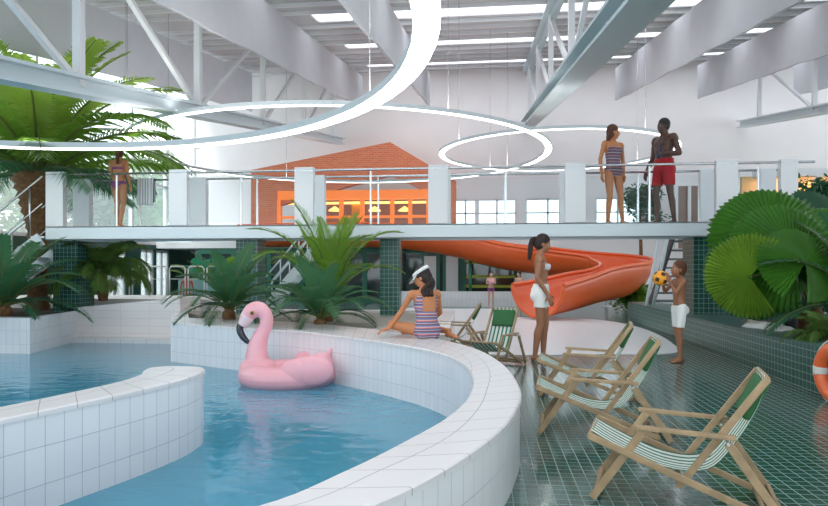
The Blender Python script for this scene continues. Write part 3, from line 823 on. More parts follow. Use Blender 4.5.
fm = [fan_mesh('fan_leaf', 1, G_fan, 330, 56, 1, .25, .03), fan_mesh('fan_leaf', 1, G_fan2, 250, 46, 2, .25, .03), fan_mesh('fan_leaf', 1, G_fan, 300, 40, 3, .4), fan_mesh('fan_leaf', 1, G_cycad2, 320, 42, 4, .3)]
MB().lathe([(.16, 0), (.19, .12), (.13, .3), (.05, .42)], 14).build('trunk', BARK, fp)
# hub px, py, depth, radius m, normal (right, up, towards camera), spin deg (tip direction from hub)
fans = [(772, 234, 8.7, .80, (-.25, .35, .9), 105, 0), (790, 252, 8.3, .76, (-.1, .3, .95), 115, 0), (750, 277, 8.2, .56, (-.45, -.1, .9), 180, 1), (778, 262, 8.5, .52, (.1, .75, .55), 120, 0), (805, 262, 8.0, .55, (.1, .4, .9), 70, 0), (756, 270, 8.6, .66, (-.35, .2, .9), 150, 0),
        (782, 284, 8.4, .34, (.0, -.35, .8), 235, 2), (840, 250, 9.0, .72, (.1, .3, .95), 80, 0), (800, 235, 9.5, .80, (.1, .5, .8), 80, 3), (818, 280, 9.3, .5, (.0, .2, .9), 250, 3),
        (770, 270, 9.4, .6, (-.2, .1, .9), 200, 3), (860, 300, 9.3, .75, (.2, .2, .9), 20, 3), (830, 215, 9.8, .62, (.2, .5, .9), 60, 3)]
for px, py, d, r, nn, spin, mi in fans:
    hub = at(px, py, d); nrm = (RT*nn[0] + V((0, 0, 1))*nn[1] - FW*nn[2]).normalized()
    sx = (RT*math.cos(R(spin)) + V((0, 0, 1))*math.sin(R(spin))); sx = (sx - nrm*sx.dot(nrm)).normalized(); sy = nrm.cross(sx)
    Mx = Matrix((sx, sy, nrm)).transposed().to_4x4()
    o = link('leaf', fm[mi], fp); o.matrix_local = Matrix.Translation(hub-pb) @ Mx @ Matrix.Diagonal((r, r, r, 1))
    e = hub-pb; mid = V((e.x*.25, e.y*.25, e.z*.62+.12))
    MB().tube(spline([V((random.uniform(-.08, .08), random.uniform(-.08, .08), .2)), mid, V((e.x*.68, e.y*.68, e.z*.97+.05)), e], 6), .014, 6).build('leaf_stalk', G_stem, fp)
# shrubs / leafy masses made of real leaves
def leaf_blob(name, label, cat, c, rad, n, lsz, m, seed=0, trunk=None, group=None):
    rnd = random.Random(seed); t = thing(name, label, cat, V((c[0], c[1], trunk[0] if trunk else c[2]-rad[2])), group=group); o0 = t.location
    b = MB(); lobes = [(V((rnd.uniform(-.5, .5)*rad[0], rnd.uniform(-.5, .5)*rad[1], rnd.uniform(-.5, .5)*rad[2])), rnd.uniform(.45, .65)) for _ in range(9)]
    for _ in range(n):
        lc, lr = rnd.choice(lobes); d = V((rnd.gauss(0, 1), rnd.gauss(0, 1), rnd.gauss(0, 1))).normalized()*(rnd.random()**.35)
        p = V(c) - o0 + lc + V((d.x*rad[0], d.y*rad[1], d.z*rad[2]))*lr
        a = V((rnd.uniform(-1, 1), rnd.uniform(-1, 1), rnd.uniform(-.6, .6))).normalized(); q = a.cross(V((rnd.uniform(-1, 1), rnd.uniform(-1, 1), 1))).normalized()
        l = lsz*rnd.uniform(.7, 1.3); j = len(b.v); b.v += [p, p+a*l*.5+q*l*.22, p+a*l, p+a*l*.5-q*l*.22]; b.face((j, j+1, j+2, j+3))
    b.build('foliage', m, t)
    if trunk: 
        zt = c[2]-trunk[0]; MB().tube([(0, 0, 0), (.04, .02, zt*.5), (0, 0, zt)], [trunk[1], trunk[1]*.8, trunk[1]*.4], 8).build('trunk', BARK, t)
    return t
for k, (px, py, d, r, lab) in enumerate(((22, 190, 34, (5, 3, 4.2), 'misty green tree outside the glass behind the tall palm'), (105, 205, 36, (3.6, 3, 2.6), 'misty green tree outside the glass behind the woman in the bikini'), (146, 196, 40, (2.8, 2.5, 4.0), 'misty slim tree outside the glass near the far left corner'))):
    c = at(px, py, d); leaf_blob('garden_tree', lab, 'tree', tuple(c), r, 5000, .5, leafmat('tree_leaf', (.10, .22, .07)), k+5, (-1.5, .25), 'trees outside the glass wall')
c = at(634, 291, 18.9); leaf_blob('shrub', 'bushy green shrub under the right bend of the orange slide', 'shrub', (c.x, c.y, .48), (.75, .5, .45), 1800, .16, G_palm, 21)
c = at(640, 207, 21); leaf_blob('indoor_tree', 'dark rounded treetop seen behind the legs of the man on the bridge', 'tree', tuple(c), (.75, .6, .75), 1600, .16, G_cycad2, 22, (0, .08))
c = at(820, 197, 20); leaf_blob('indoor_tree', 'dark treetop in front of the warm lit windows at the right edge', 'tree', tuple(c), (1.1, .7, .8), 1600, .2, G_cycad2, 23, (0, .08))
# broad-leaved plant in a pot at the back left
bl = MB(); rnd = random.Random(4)
p0 = at(208, 290, 18.5); p0.z = .0
bp = thing('broadleaf_plant', 'broad-leaved plant in a blue-green trough by the white railing', 'potted plant', p0)
MB().box((-.75, -.3, 0), (.75, .3, .95)).build('trough', mat('sea_green_trough', (.30, .52, .54), .5), bp)
for k in range(22):
    a = rnd.uniform(0, 6.28); e = rnd.uniform(.5, 1.3); L_ = rnd.uniform(.8, 1.25); o_ = V((rnd.uniform(-.6, .6), 0, .95)); dd = V((math.cos(a)*math.cos(e), math.sin(a)*math.cos(e), math.sin(e))); s_ = dd.cross(V((0, 0, 1))).normalized()
    b = MB(); prev = None
    for j in range(8):
        t = j/7; c_ = o_+dd*L_*t+V((0, 0, -.35*t*t*L_)); w_ = .15*math.sin(math.pi*min(1, .02+max(0, t-.25)/.75)) + .008
        b.v += [c_-s_*w_+V((0,0,w_*.3)), c_, c_+s_*w_+V((0,0,w_*.3))]
        if j: i = len(b.v)-6; b.face((i, i+1, i+4, i+3)); b.face((i+1, i+2, i+5, i+4))
    b.build('leaf', G_palm if k % 2 else leafmat('teal_leaf', (.04, .25, .14)), bp)
# ================================================================ PEOPLE
def bands_mat(name, cols, period, rough=.8, wob=0.0):
    """cloth with woven cross stripes (object height)"""
    m, n, l, b = new_mat(name)
    tc = n.new('ShaderNodeTexCoord'); sp = n.new('ShaderNodeSeparateXYZ'); l.new(tc.outputs['Object'], sp.inputs[0])
    d = n.new('ShaderNodeMath'); d.operation = 'DIVIDE'; d.inputs[1].default_value = period; l.new(sp.outputs[2], d.inputs[0])
    f = n.new('ShaderNodeMath'); f.operation = 'FRACT'; l.new(d.outputs[0], f.inputs[0])
    r = n.new('ShaderNodeValToRGB'); r.color_ramp.interpolation = 'CONSTANT'; el = r.color_ramp.elements
    while len(el) < len(cols): el.new(.5)
    for e, (p, c) in zip(el, cols): e.position = p; e.color = (*c, 1)
    l.new(f.outputs[0], r.inputs[0]); l.new(r.outputs[0], b.inputs['Base Color']); b.inputs['Roughness'].default_value = rough
    return m
def skinmat(n, c): return mat(n, c, .48, noise=.06, nscale=9, sub=.06)
SK_tan = skinmat('tanned_skin', (.36, .155, .08)); SK_warm = skinmat('warm_tanned_skin', (.52, .20, .08)); SK_dark = skinmat('dark_brown_skin', (.085, .036, .024)); SK_boy = skinmat('boy_skin', (.33, .14, .07)); SK_pale = skinmat('light_skin', (.62, .36, .27))
HAIR = mat('dark_brown_hair', (.02, .009, .007), .65, bump=.5, bscale=120); HAIR2 = mat('auburn_hair', (.10, .035, .016), .7, bump=.5, bscale=120); BLACKHAIR = mat('black_hair', (.01, .008, .008), .6)
EYE_W = mat('eye_white', (.8, .8, .8), .2); EYE_D = mat('iris', (.03, .015, .01), .2); LIP = mat('lips', (.42, .12, .09), .4)
WHITE_CLOTH = mat('white_cotton', (.82, .82, .80), .9, bump=.3, bscale=25)

def remeshed(b, voxel, name, m, smooth=2):
    me = b.mesh(name, m, uvs=False)
    bm = bmesh.new(); bm.from_mesh(me); bmesh.ops.recalc_face_normals(bm, faces=bm.faces); bm.to_mesh(me); bm.free()
    o = bpy.data.objects.new(name, me); C.objects.link(o)
    r = o.modifiers.new('r', 'REMESH'); r.mode = 'VOXEL'; r.voxel_size = voxel; r.use_smooth_shade = True
    s = o.modifiers.new('s', 'SMOOTH'); s.iterations = smooth; s.factor = .5
    dg = bpy.context.evaluated_depsgraph_get(); dg.update()
    out = bpy.data.meshes.new_from_object(o.evaluated_get(dg)); out.name = name
    bpy.data.objects.remove(o); bpy.data.meshes.remove(me)
    if not out.materials: out.materials.append(m)
    for p in out.polygons: p.use_smooth = True
    return out
def segd(p, a, b):
    ab = b-a; t = max(0, min(1, (p-a).dot(ab)/max(1e-9, ab.length_squared))); return (p-(a+ab*t)).length, t
STAND = dict(pelvis=(0, 0, .95), waist=(.0, 0, 1.09), chest=(.0, 0, 1.28), neck=(-.015, 0, 1.46), head=(.02, 0, 1.615),
    shL=(-.01, .175, 1.42), shR=(-.01, -.175, 1.42), elL=(-.03, .235, 1.13), elR=(-.03, -.235, 1.13), wrL=(.04, .245, .88), wrR=(.04, -.245, .88),
    hipL=(0, .09, .93), hipR=(0, -.09, .93), knL=(.02, .095, .50), knR=(.02, -.095, .50), anL=(-.03, .10, .085), anR=(-.03, -.10, .085),
    toeL=(1, .15, -.0), toeR=(1, -.15, -.0), hdL=(.15, 0, -1), hdR=(.15, 0, -1), pnL=(0, -1, 0), pnR=(0, 1, 0))
def hand(b, w, d, pn, curl=.35, s=1.0, thumb=1):
    d = V(d).normalized(); pn = V(pn); pn = (pn - d*pn.dot(d)).normalized(); sd = d.cross(pn)
    Mx = Matrix((d, sd, pn)).transposed()
    b.cap(w, w+d*.03*s, .024*s, .026*s, 8)
    b.ell(w+d*.055*s, (.05*s, .040*s, .017*s), Mx, 12, 8)
    for k, (off, L) in enumerate(((-.030, .068), (-.010, .078), (.010, .072), (.029, .056))):
        p = w+d*.085*s+sd*off*s*.95; dd = d.copy(); r = .0092*s
        for j, f in enumerate((.45, .32, .25)):
            dd = (dd*math.cos(curl*(.6+.4*j)) + pn*math.sin(curl*(.6+.4*j))).normalized(); q = p+dd*L*f*s
            b.cap(p, q, r, r*.92, 7); p = q; r *= .92
            pn2 = pn
    t0 = w+d*.03*s+sd*-.028*s*thumb; t1 = t0+(d*.6+sd*-.75*thumb+pn*.25).normalized()*.038*s; t2 = t1+(d*.85+sd*-.35*thumb+pn*.35).normalized()*.032*s
    b.cap(t0, t1, .013*s, .0105*s, 7); b.cap(t1, t2, .0105*s, .0085*s, 7)
def foot(b, an, toe, tip=0.0):
    d = V(toe); d.z = 0; d.normalize(); up = V((0, 0, 1)); d = (d + up*tip).normalized(); sd = up.cross(d).normalized(); u = d.cross(sd)
    u = -u if u.z < 0 else u; Mx = Matrix((d, sd, u)).transposed(); z0 = an - u*.085
    b.ell(z0 - d*.03 + u*.032, (.038, .032, .034), Mx, 10, 8)
    b.cap(z0 - d*.01 + u*.05, z0 + d*.11 + u*.025, .036, .024, 10)
    b.ell(z0 + d*.06 + u*.022, (.095, .038, .024), Mx, 14, 8); b.ell(z0 + d*.135 + u*.016, (.045, .044, .016), Mx, 12, 8)
    for k in range(5):
        y = -.034+.017*k; b.cap(z0+d*.15+sd*y+u*.014, z0+d*(.185-.008*abs(k-1.5))+sd*y+u*.011, .0095, .0085, 7)
def person(label, loc, face, H_=1.7, J={}, female=True, skin=SK_tan, voxel=.009, clothes=(), hair='ponytail', hm=HAIR, yaw=0, pitch=0, look=None, curl=(.35, .35), build=1.0, child=False, thumbs=(1, 1), headscale=None, group=None):
    j = {k: V(v) for k, v in STAND.items()}; j.update({k: V(v) for k, v in J.items()})
    b = MB(); k_ = build
    # spine mapping
    sp = [(.78, j['pelvis']+(j['pelvis']-j['waist']).normalized()*.17), (.95, j['pelvis']), (1.09, j['waist']), (1.28, j['chest']), (1.46, j['neck']), (1.56, j['neck'].lerp(j['head'], .72))]
    def spos(s):
        for (s0, p0), (s1, p1) in zip(sp, sp[1:]):
            if s <= s1: t = (s-s0)/(s1-s0); return p0.lerp(p1, t), (p1-p0).normalized()
        return sp[-1][1], (sp[-1][1]-sp[-2][1]).normalized()
    hv = (j['hipL']-j['hipR']).normalized(); sv = (j['shL']-j['shR']).normalized()
    if female: rings = [(.83, .07, .06, 0), (.87, .14, .09, -.01), (.92, .168, .105, -.012), (.97, .165, .105, -.012), (1.03, .138, .09, 0), (1.09, .118, .08, .002), (1.16, .124, .084, .003), (1.25, .14, .092, .004), (1.33, .148, .092, .002), (1.39, .155, .08, -.004), (1.43, .13, .062, -.006), (1.46, .075, .052, -.004), (1.50, .047, .049, 0), (1.56, .045, .047, 0)]
    else: rings = [(.83, .07, .06, 0), (.87, .14, .09, -.01), (.92, .16, .10, -.01), (.97, .158, .10, -.008), (1.03, .148, .098, 0), (1.09, .145, .098, .002), (1.16, .152, .10, .003), (1.25, .17, .112, .006), (1.33, .18, .115, .004), (1.39, .182, .10, -.004), (1.43, .155, .078, -.008), (1.46, .095, .062, -.006), (1.50, .06, .06, 0), (1.56, .057, .057, 0)]
    n = 24; i0 = len(b.v)
    for s, wy, dx, ox in rings:
        c, ax = spos(s); lat = hv.lerp(sv, max(0, min(1, (s-.95)/.45))); lat = (lat-ax*lat.dot(ax)).normalized(); fw = lat.cross(ax).normalized()
        for q in range(n):
            a = 2*math.pi*q/n; ca, sa = math.cos(a), math.sin(a); e = .82
            b.v.append(c + fw*(ox+dx*k_*math.copysign(abs(ca)**e, ca)) + lat*wy*k_*math.copysign(abs(sa)**e, sa))
    for q in range(len(rings)-1):
        for t in range(n): b.face((i0+q*n+t, i0+q*n+(t+1) % n, i0+(q+1)*n+(t+1) % n, i0+(q+1)*n+t), None, True)
    b.face([i0+t for t in reversed(range(n))]); b.face([i0+(len(rings)-1)*n+t for t in range(n)])
    c, ax = spos(1.28); lat = sv; fw = lat.cross(ax).normalized(); c0, ax0 = spos(.90); f0 = hv.cross(ax0).normalized()
    for s in (1, -1):
        if female and not child: b.ell(spos(1.295)[0]+fw*.078+lat*s*.072, (.052, .056, .056), None, 14, 10)
        elif not child: b.ell(spos(1.32)[0]+fw*.078+lat*s*.075, (.045, .07, .05), None, 14, 10)
        b.ell(c0-f0*.055+hv*s*.072, (.075, .078, .085) if not child else (.062, .066, .07), None, 14, 10)
    segs = []
    th = (.083, .052) if not child else (.068, .045)
    for S in 'LR':
        sg = 1 if S == 'L' else -1
        sh, el, wr = j['sh'+S], j['el'+S], j['wr'+S]; ar = 1.0 if female else 1.28
        if child: ar = .85
        b.cap(sh, el, .044*ar, .034*ar, 12); b.ell(sh.lerp(el, .12), (.052*ar,)*3, None, 12, 8)
        b.ell(sh.lerp(el, .45), (.043*ar, .043*ar, .043*ar), None, 12, 8)
        fm_ = el.lerp(wr, .3); b.cap(el, fm_, .034*ar, .037*ar, 12); b.cap(fm_, wr, .037*ar, .023*ar, 12)
        b.cap(spos(1.41)[0]+sv*sg*.08, sh, .05*ar, .046*ar, 10)
        hand(b, wr, j['hd'+S], j['pn'+S], curl[0 if S == 'L' else 1], 1.0 if female else 1.1, thumbs[0 if S == 'L' else 1])
        hp, kn, an = j['hip'+S], j['kn'+S], j['an'+S]
        b.cap(hp, hp.lerp(kn, .5), th[0], (th[0]+th[1])/2+.006, 14); b.cap(hp.lerp(kn, .5), kn, (th[0]+th[1])/2+.006, th[1], 14)
        shn = (kn-an).normalized(); back = V(j['toe'+S]); back = -(back-shn*back.dot(shn)).normalized() if back.length > .1 else V((-1, 0, 0))
        cm = kn.lerp(an, .3)+back*.014; b.cap(kn, cm, th[1]*.96, th[1]*1.04, 12); b.cap(cm, an, th[1]*1.04, .033, 12); b.ell(an, (.036, .036, .04), None, 10, 8)
        foot(b, an, j['toe'+S], j.get('tip'+S, V((0, 0, 0))).z)
        segs += [('arm', sh, wr, el), ('hand', wr, wr+V(j['hd'+S]).normalized()*.16, None), ('leg', hp, an, kn)]
    hs = headscale or (1.18 if child else 1.0)
    HM = Matrix.Rotation(R(yaw), 3, 'Z') @ Matrix.Rotation(R(pitch), 3, 'Y'); hc = j['head']
    hp_ = lambda x, y, z: hc + HM @ (V((x, y, z))*hs)
    rs = lambda *r: tuple(q*hs for q in r)
    b.ell(hp_(-.012, 0, .03), rs(.095, .074, .10), HM, 18, 12); b.ell(hp_(.022, 0, -.03), rs(.068, .058, .082), HM, 16, 12)
    b.cap(hp_(.02, .022, -.085), hp_(.055, 0, -.095), .026*hs, .020*hs, 8); b.cap(hp_(.02, -.022, -.085), hp_(.055, 0, -.095), .026*hs, .020*hs, 8)
    b.cap(hp_(.080, 0, .005), hp_(.100, 0, -.028), .010*hs, .014*hs, 8); b.ell(hp_(.082, 0, -.062), rs(.012, .024, .012), HM, 10, 6)
    b.cap(hp_(.074, .035, .022), hp_(.080, .012, .022), .010*hs, .010*hs, 6); b.cap(hp_(.074, -.035, .022), hp_(.080, -.012, .022), .010*hs, .010*hs, 6)
    for s in (1, -1): b.ell(hp_(-.005, s*.074, -.012), rs(.018, .009, .028), HM, 8, 6)
    b.cap(j['neck'], hp_(-.015, 0, -.04), .045 if female or child else .056, .045 if female or child else .054, 12)
    me = remeshed(b, voxel, 'body', skin, 3)
    t = thing('person', label, 'person', loc, math.atan2(face.y, face.x), group); sc_ = H_/1.75; t.scale = (sc_,)*3
    body = link('body', me, t)
    # classify vertices
    def cls(p):
        best, bn, bt = 1e9, 'torso', 0
        for (s0, p0), (s1, p1) in zip(sp, sp[1:]):
            d, q = segd(p, p0, p1); d -= .10 if s0 < 1.4 else .05
            if d < best: best, bn, bt = d, 'torso', s0+(s1-s0)*q
        for nm, a_, c_, m_ in segs:
            if m_ is None: d, q = segd(p, a_, c_); d -= .02
            else:
                d1, q1 = segd(p, a_, m_); d2, q2 = segd(p, m_, c_)
                rr_ = .045 if nm == 'arm' else .07
                d, q = (d1-rr_, q1*.5) if d1 < d2 else (d2-rr_*.8, .5+q2*.5)
            if d < best: best, bn, bt = d, nm, q
        d = (p-hc).length-.11
        if d < best: bn = 'head'; bt = 0
        return bn, bt
    if clothes:
        C_ = [cls(v.co) for v in me.vertices]; ax_f = fw
        for (nm, m_, fn, off, lab) in clothes:
            keep = [fn(c, v.co, (v.co-j['chest']).dot(fw)) for c, v in zip(C_, me.vertices)]
            if not any(keep): continue
            bm = bmesh.new(); bm.from_mesh(me); bm.verts.ensure_lookup_table()
            bmesh.ops.delete(bm, geom=[v for v in bm.verts if not keep[v.index]], context='VERTS')
            o_ = off
            if callable(off):
                for v in bm.verts: v.co += v.normal*off(v.co)
            else:
                for v in bm.verts: v.co += v.normal*off
            bmesh.ops.smooth_vert(bm, verts=bm.verts, factor=.5, use_axis_x=True, use_axis_y=True, use_axis_z=True)
            cm_ = bpy.data.meshes.new(nm); bm.to_mesh(cm_); bm.free(); cm_.materials.clear(); cm_.materials.append(m_)
            co_ = link(nm, cm_, t); so_ = co_.modifiers.new('thick', 'SOLIDIFY'); so_.thickness = .004; so_.offset = 1
            if lab: co_['label'] = lab
    for s in (1, -1):
        e = MB().ell(hp_(.071, s*.030, .003), rs(.010, .012, .007), HM, 10, 8).build('eye', EYE_W, t)
        MB().ell(hp_(.080, s*.030, .003), rs(.005, .006, .006), HM, 8, 6).build('iris', EYE_D, e)
        MB().cap(hp_(.077, s*.018, .026), hp_(.070, s*.045, .024), .005*hs, .003*hs, 6).build('eyebrow', hm, t)
    MB().ell(hp_(.091, 0, -.060), rs(.006, .021, .007), HM, 10, 6).build('lips', LIP if skin is not SK_dark else mat('dark_lips', (.12, .04, .035), .4), t)
    hb = MB(); hb.ell(hp_(-.024, 0, .047), rs(.102, .084, .100), HM, 18, 12)
    if hair in ('long', 'ponytail') or child: hb.ell(hp_(-.045, 0, .0), rs(.085, .080, .105), HM, 16, 10)
    if hair == 'ponytail':
        q = [hp_(-.11, 0, .06), hp_(-.16, 0, .03), hp_(-.165, 0, -.06), hp_(-.15, 0, -.16), hp_(-.14, 0, -.26)]
        hb.tube(spline(q, 4), [.024+.014*math.sin(math.pi*k/16) for k in range(17)], 10)
        hb.ell(hp_(-.10, 0, .055), rs(.03, .026, .026), HM, 10, 8)
    if hair == 'long':
        dn = (j['neck']-j['head']).normalized()
        for y in (-.045, 0, .045):
            q = [hp_(-.05, y, .02), hp_(-.085, y*1.2, -.09), j['neck']-fw*.085+sv*y*1.3+V((0, 0, -.02)), j['neck'].lerp(j['chest'], .55)-fw*.118+sv*y*1.1]
            hb.tube(spline(q, 4), [.045-.002*k for k in range(13)], 10)
    if hair == 'short': hb.ell(hp_(-.045, 0, .01), rs(.072, .077, .085), HM, 14, 10)
    link('hair', remeshed(hb, max(.007, voxel*.9), 'hair', hm, 2), t)
    return t, j, hp_, HM
isf = lambda *nm: (lambda c: c[0] in nm)
swim_s = bands_mat('multicolour_striped_swimsuit', [(0, (.20, .10, .13)), (.22, (.66, .60, .58)), (.30, (.12, .13, .30)), (.52, (.62, .16, .10)), (.70, (.70, .64, .62)), (.78, (.16, .18, .36))], .085)
swim_b = bands_mat('muted_striped_swimsuit', [(0, (.16, .09, .12)), (.4, (.55, .48, .50)), (.5, (.14, .10, .16)), (.85, (.40, .22, .24))], .10)
purple = bands_mat('purple_patterned_bikini', [(0, (.10, .05, .22)), (.5, (.35, .06, .16))], .03)
bikini_grey = mat('pale_grey_bikini', (.55, .56, .60), .7); RED = mat('red_swim_shorts', (.42, .01, .018), .8, bump=.4, bscale=18)
def floor_d(py, z=0): return F*(EYE-z)/(py-HZ)

# woman standing by the slide pool (profile, facing right)
d = floor_d(360); p = at(541, 360, d); p.z = .0
W_ = person('woman in white shorts and pale bikini top standing before the orange slide', p, (RT*.98-FW*.2).normalized(), 1.78,
    dict(head=(.035, 0, 1.61), elL=(-.04, .21, 1.14), elR=(-.05, -.21, 1.14), wrL=(.09, .19, .91), wrR=(.10, -.19, .91), hdL=(.35, 0, -1), hdR=(.35, 0, -1),
         knL=(.06, .08, .50), knR=(-.01, -.08, .5), anL=(.03, .09, .085), anR=(-.08, -.09, .085)), True, SK_tan, .0075,
    [('shorts', WHITE_CLOTH, lambda c, v, f: (c[0] == 'torso' and c[1] < 1.06) or (c[0] == 'leg' and v.z > .735), .016, 'loose white shorts'),
     ('bikini_top', bikini_grey, lambda c, v, f: c[0] == 'torso' and (1.25 < v.z < 1.335 and (f > .05 or v.z < 1.27)), .004, 'pale grey bikini top')],
    'ponytail', HAIR, 0, 14)
# boy with the ball
d = floor_d(362); p = at(679, 362, d); p.z = .0
ch = person('boy in white shorts holding an orange ball up to his face', p, (-RT*.97-FW*.12).normalized(), 1.40,
    dict(head=(.02, 0, 1.60), shL=(.0, .16, 1.40), shR=(0, -.16, 1.40), elL=(.17, .20, 1.20), elR=(.15, -.20, 1.20), wrL=(.24, .12, 1.385), wrR=(.24, -.12, 1.385), hdL=(.35, -.05, .9), hdR=(.35, .05, .9), pnL=(0, -1, 0), pnR=(0, 1, 0),
         knL=(.04, .085, .50), knR=(-.01, -.085, .5), anL=(.03, .09, .085), anR=(-.07, -.09, .085)), False, SK_boy, .0085,
    [('shorts', WHITE_CLOTH, lambda c, v, f: (c[0] == 'torso' and c[1] < .99) or (c[0] == 'leg' and v.z > .60), .016, 'white swim shorts')],
    'short', HAIR2, 0, -8, build=.80, child=True, curl=(.25, .25))
t, j, hp_, HM = ch
wc = (V((.34, 0, 1.45)))*(1.40/1.75); a_ = t.rotation_euler[2]
bc = t.location + Matrix.Rotation(a_, 3, 'Z') @ wc
bm = bmesh.new(); bmesh.ops.create_icosphere(bm, subdivisions=4, radius=.105)
me = bpy.data.meshes.new('ball'); bm.to_mesh(me); bm.free()
bo = mat('orange_ball_skin', (.95, .38, .02), .35); bd = mat('dark_ball_patch', (.06, .02, .01), .4); me.materials.append(bo); me.materials.append(bd)
gold = (1+5**.5)/2; ico = [V(v).normalized() for v in [(0, 1, gold), (0, -1, gold), (0, 1, -gold), (0, -1, -gold), (1, gold, 0), (-1, gold, 0), (1, -gold, 0), (-1, -gold, 0), (gold, 0, 1), (-gold, 0, 1), (gold, 0, -1), (-gold, 0, -1)]]
for f in me.polygons:
    c = f.center.normalized(); f.use_smooth = True; f.material_index = 1 if max(c.dot(q) for q in ico) > .955 else 0
o = link('ball', me, None, bc, (.4, .3, 0)); tag(o, 'orange ball with dark patches held by the boy', 'ball')
# woman on the bridge
p = at(613, 219, 11.8); p.z = ZB
person('woman in a striped strapless swimsuit standing on the bridge beside the man', p, (-FW*.9+RT*.35).normalized(), 1.84,
    dict(pelvis=(0, .02, .95), shL=(-.01, .18, 1.41), elL=(-.04, .245, 1.13), wrL=(.02, .215, .88), elR=(-.05, -.235, 1.13), wrR=(0, -.235, .88), knL=(.02, .15, .5), anL=(-.02, .22, .085), knR=(.02, -.08, .5), anR=(-.05, -.07, .085), toeL=(1, .3, 0)), True, SK_warm, .0095,
    [('swimsuit', swim_b, lambda c, v, f: (c[0] == 'torso' and .95 < v.z < 1.345) , .005, None),
     ('swim_briefs', swim_b, lambda c, v, f: (c[0] in ('torso', 'leg') and .84 < v.z < 1.0 and abs(v.y-.02) < .03+(v.z-.83)*1.1 + .02), .005, None)],
    'long', HAIR2, 62, 0)
# man on the bridge
p = at(664, 219, 11.8); p.z = ZB
mn = person('man in red swim shorts on the bridge holding a dark bottle', p, (-RT*.93-FW*.38).normalized(), 1.96,
    dict(shL=(-.01, .20, 1.42), shR=(-.01, -.20, 1.42), elL=(-.06, .27, 1.14), wrL=(.20, .23, 1.12), hdL=(1, -.1, .12), pnL=(0, -1, 0), elR=(-.02, -.27, 1.13), wrR=(.12, -.27, .90), hdR=(.3, 0, -1), anL=(-.10, .12, .085), knL=(-.02, .12, .5), anR=(.05, -.10, .085), knR=(.08, -.10, .5)), False, SK_dark, .0095,
    [('shorts', RED, lambda c, v, f: (c[0] == 'torso' and c[1] < 1.08) or (c[0] == 'leg' and v.z > .64), .018, None)],
    'short', BLACKHAIR, -8, 0, curl=(1.1, .3))
t, j, _, _ = mn; s_ = 1.96/1.75; hpn = t.location + Matrix.Rotation(t.rotation_euler[2], 3, 'Z') @ (V((.29, .205, 1.12))*s_)
o = MB().lathe([(.028, -.09), (.033, -.085), (.034, .02), (.030, .06), (.014, .09), (.014, .13), (.017, .132), (.017, .15)], 16).build('drink_bottle', mat('dark_blue_bottle', (.015, .02, .05), .25), None, hpn, (.1, .12, 0))
tag(o, 'dark bottle in the raised hand of the man on the bridge', 'bottle')
# woman at the left end of the bridge, back to the camera
p = at(119, 224, 12.75); p.z = ZB
person('woman in a purple bikini on the left of the bridge with her back turned', p, (FW*.96+RT*.2).normalized(), 1.62,
    dict(knL=(.04, .07, .5), anL=(.02, .06, .085), anR=(-.06, -.08, .085), elR=(-.06, -.25, 1.14), wrR=(.03, -.26, .90), elL=(.02, .22, 1.15), wrL=(.2, .12, 1.0)), True, SK_warm, .011,
    [('bikini_top', purple, lambda c, v, f: c[0] == 'torso' and 1.24 < v.z < 1.31, .005, None),
     ('swim_briefs', purple, lambda c, v, f: c[0] in ('torso', 'leg') and .85 < v.z < 1.0 and abs(v.y) < .04+(v.z-.84)*1.3, .005, None)],
    'ponytail', HAIR2, 20, 0)
# seated woman with the sun visor on the pool rim
p = atz(426, 337.5, ZR); p.z = ZR+.0
sw = person('seated woman in a striped swimsuit and white sun visor on the pool rim', p, (FW*.93-RT*.36).normalized(), 1.66,
    dict(pelvis=(-.02, 0, .115), waist=(-.03, 0, .25), chest=(.0, .0, .44), neck=(.05, .0, .615), head=(.10, .015, .765),
         shL=(.04, .175, .57), shR=(.04, -.175, .57), elL=(.16, .29, .32), wrL=(.13, .47, .12), hdL=(.1, .9, -.28), pnL=(0, -.2, -1), elR=(.10, -.24, .31), wrR=(.30, -.14, .17), hdR=(1, .3, -.2), pnR=(0, 0, -1),
         hipL=(.0, .09, .095), hipR=(.0, -.09, .095), knL=(.22, .40, .16), anL=(.46, .12, .09), toeL=(.4, -1, 0), knR=(.40, -.20, .10), anR=(.02, -.33, .07), toeR=(-1, -.35, 0)), True, SK_warm, .0075,
    [('swimsuit', swim_s, lambda c, v, f: (c[0] == 'torso' and c[1] < 1.17) or (c[0] == 'leg' and c[1] < .06) or (c[0] == 'torso' and c[1] < 1.37 and (v.y > .075 or v.y < -.11 or f > .03)), .005, None)],
    'long', HAIR, 48, 24, build=1.08, headscale=1.1)
t, j, hp_, HM = sw
vb = MB()
for k in range(25):   # band round the head + brim
    a = 2*math.pi*k/24; vb.v += [hp_(-.016+.108*math.cos(a), .090*math.sin(a), .055-.02*math.cos(a)), hp_(-.016+.104*math.cos(a), .086*math.sin(a), .095-.02*math.cos(a))]
    if k: i = len(vb.v)-4; vb.face((i, i+1, i+3, i+2), None, True)
vo = vb.build('visor_band', WHITE_CLOTH, t); vo.modifiers.new('s', 'SOLIDIFY').thickness = .006
vb = MB()
for k in range(17):
    a = R(-70)+R(140)*k/16; vb.v += [hp_(-.016+.106*math.cos(a), .088*math.sin(a), .055-.02*math.cos(a)), hp_(-.016+.106*math.cos(a)+.085*math.cos(a)**.8, .092*math.sin(a), .035-.035*math.cos(a))]
    if k: i = len(vb.v)-4; vb.face((i, i+1, i+3, i+2), None, True)
vo = vb.build('visor_brim', WHITE_CLOTH, t); vo.modifiers.new('s', 'SOLIDIFY').thickness = .005
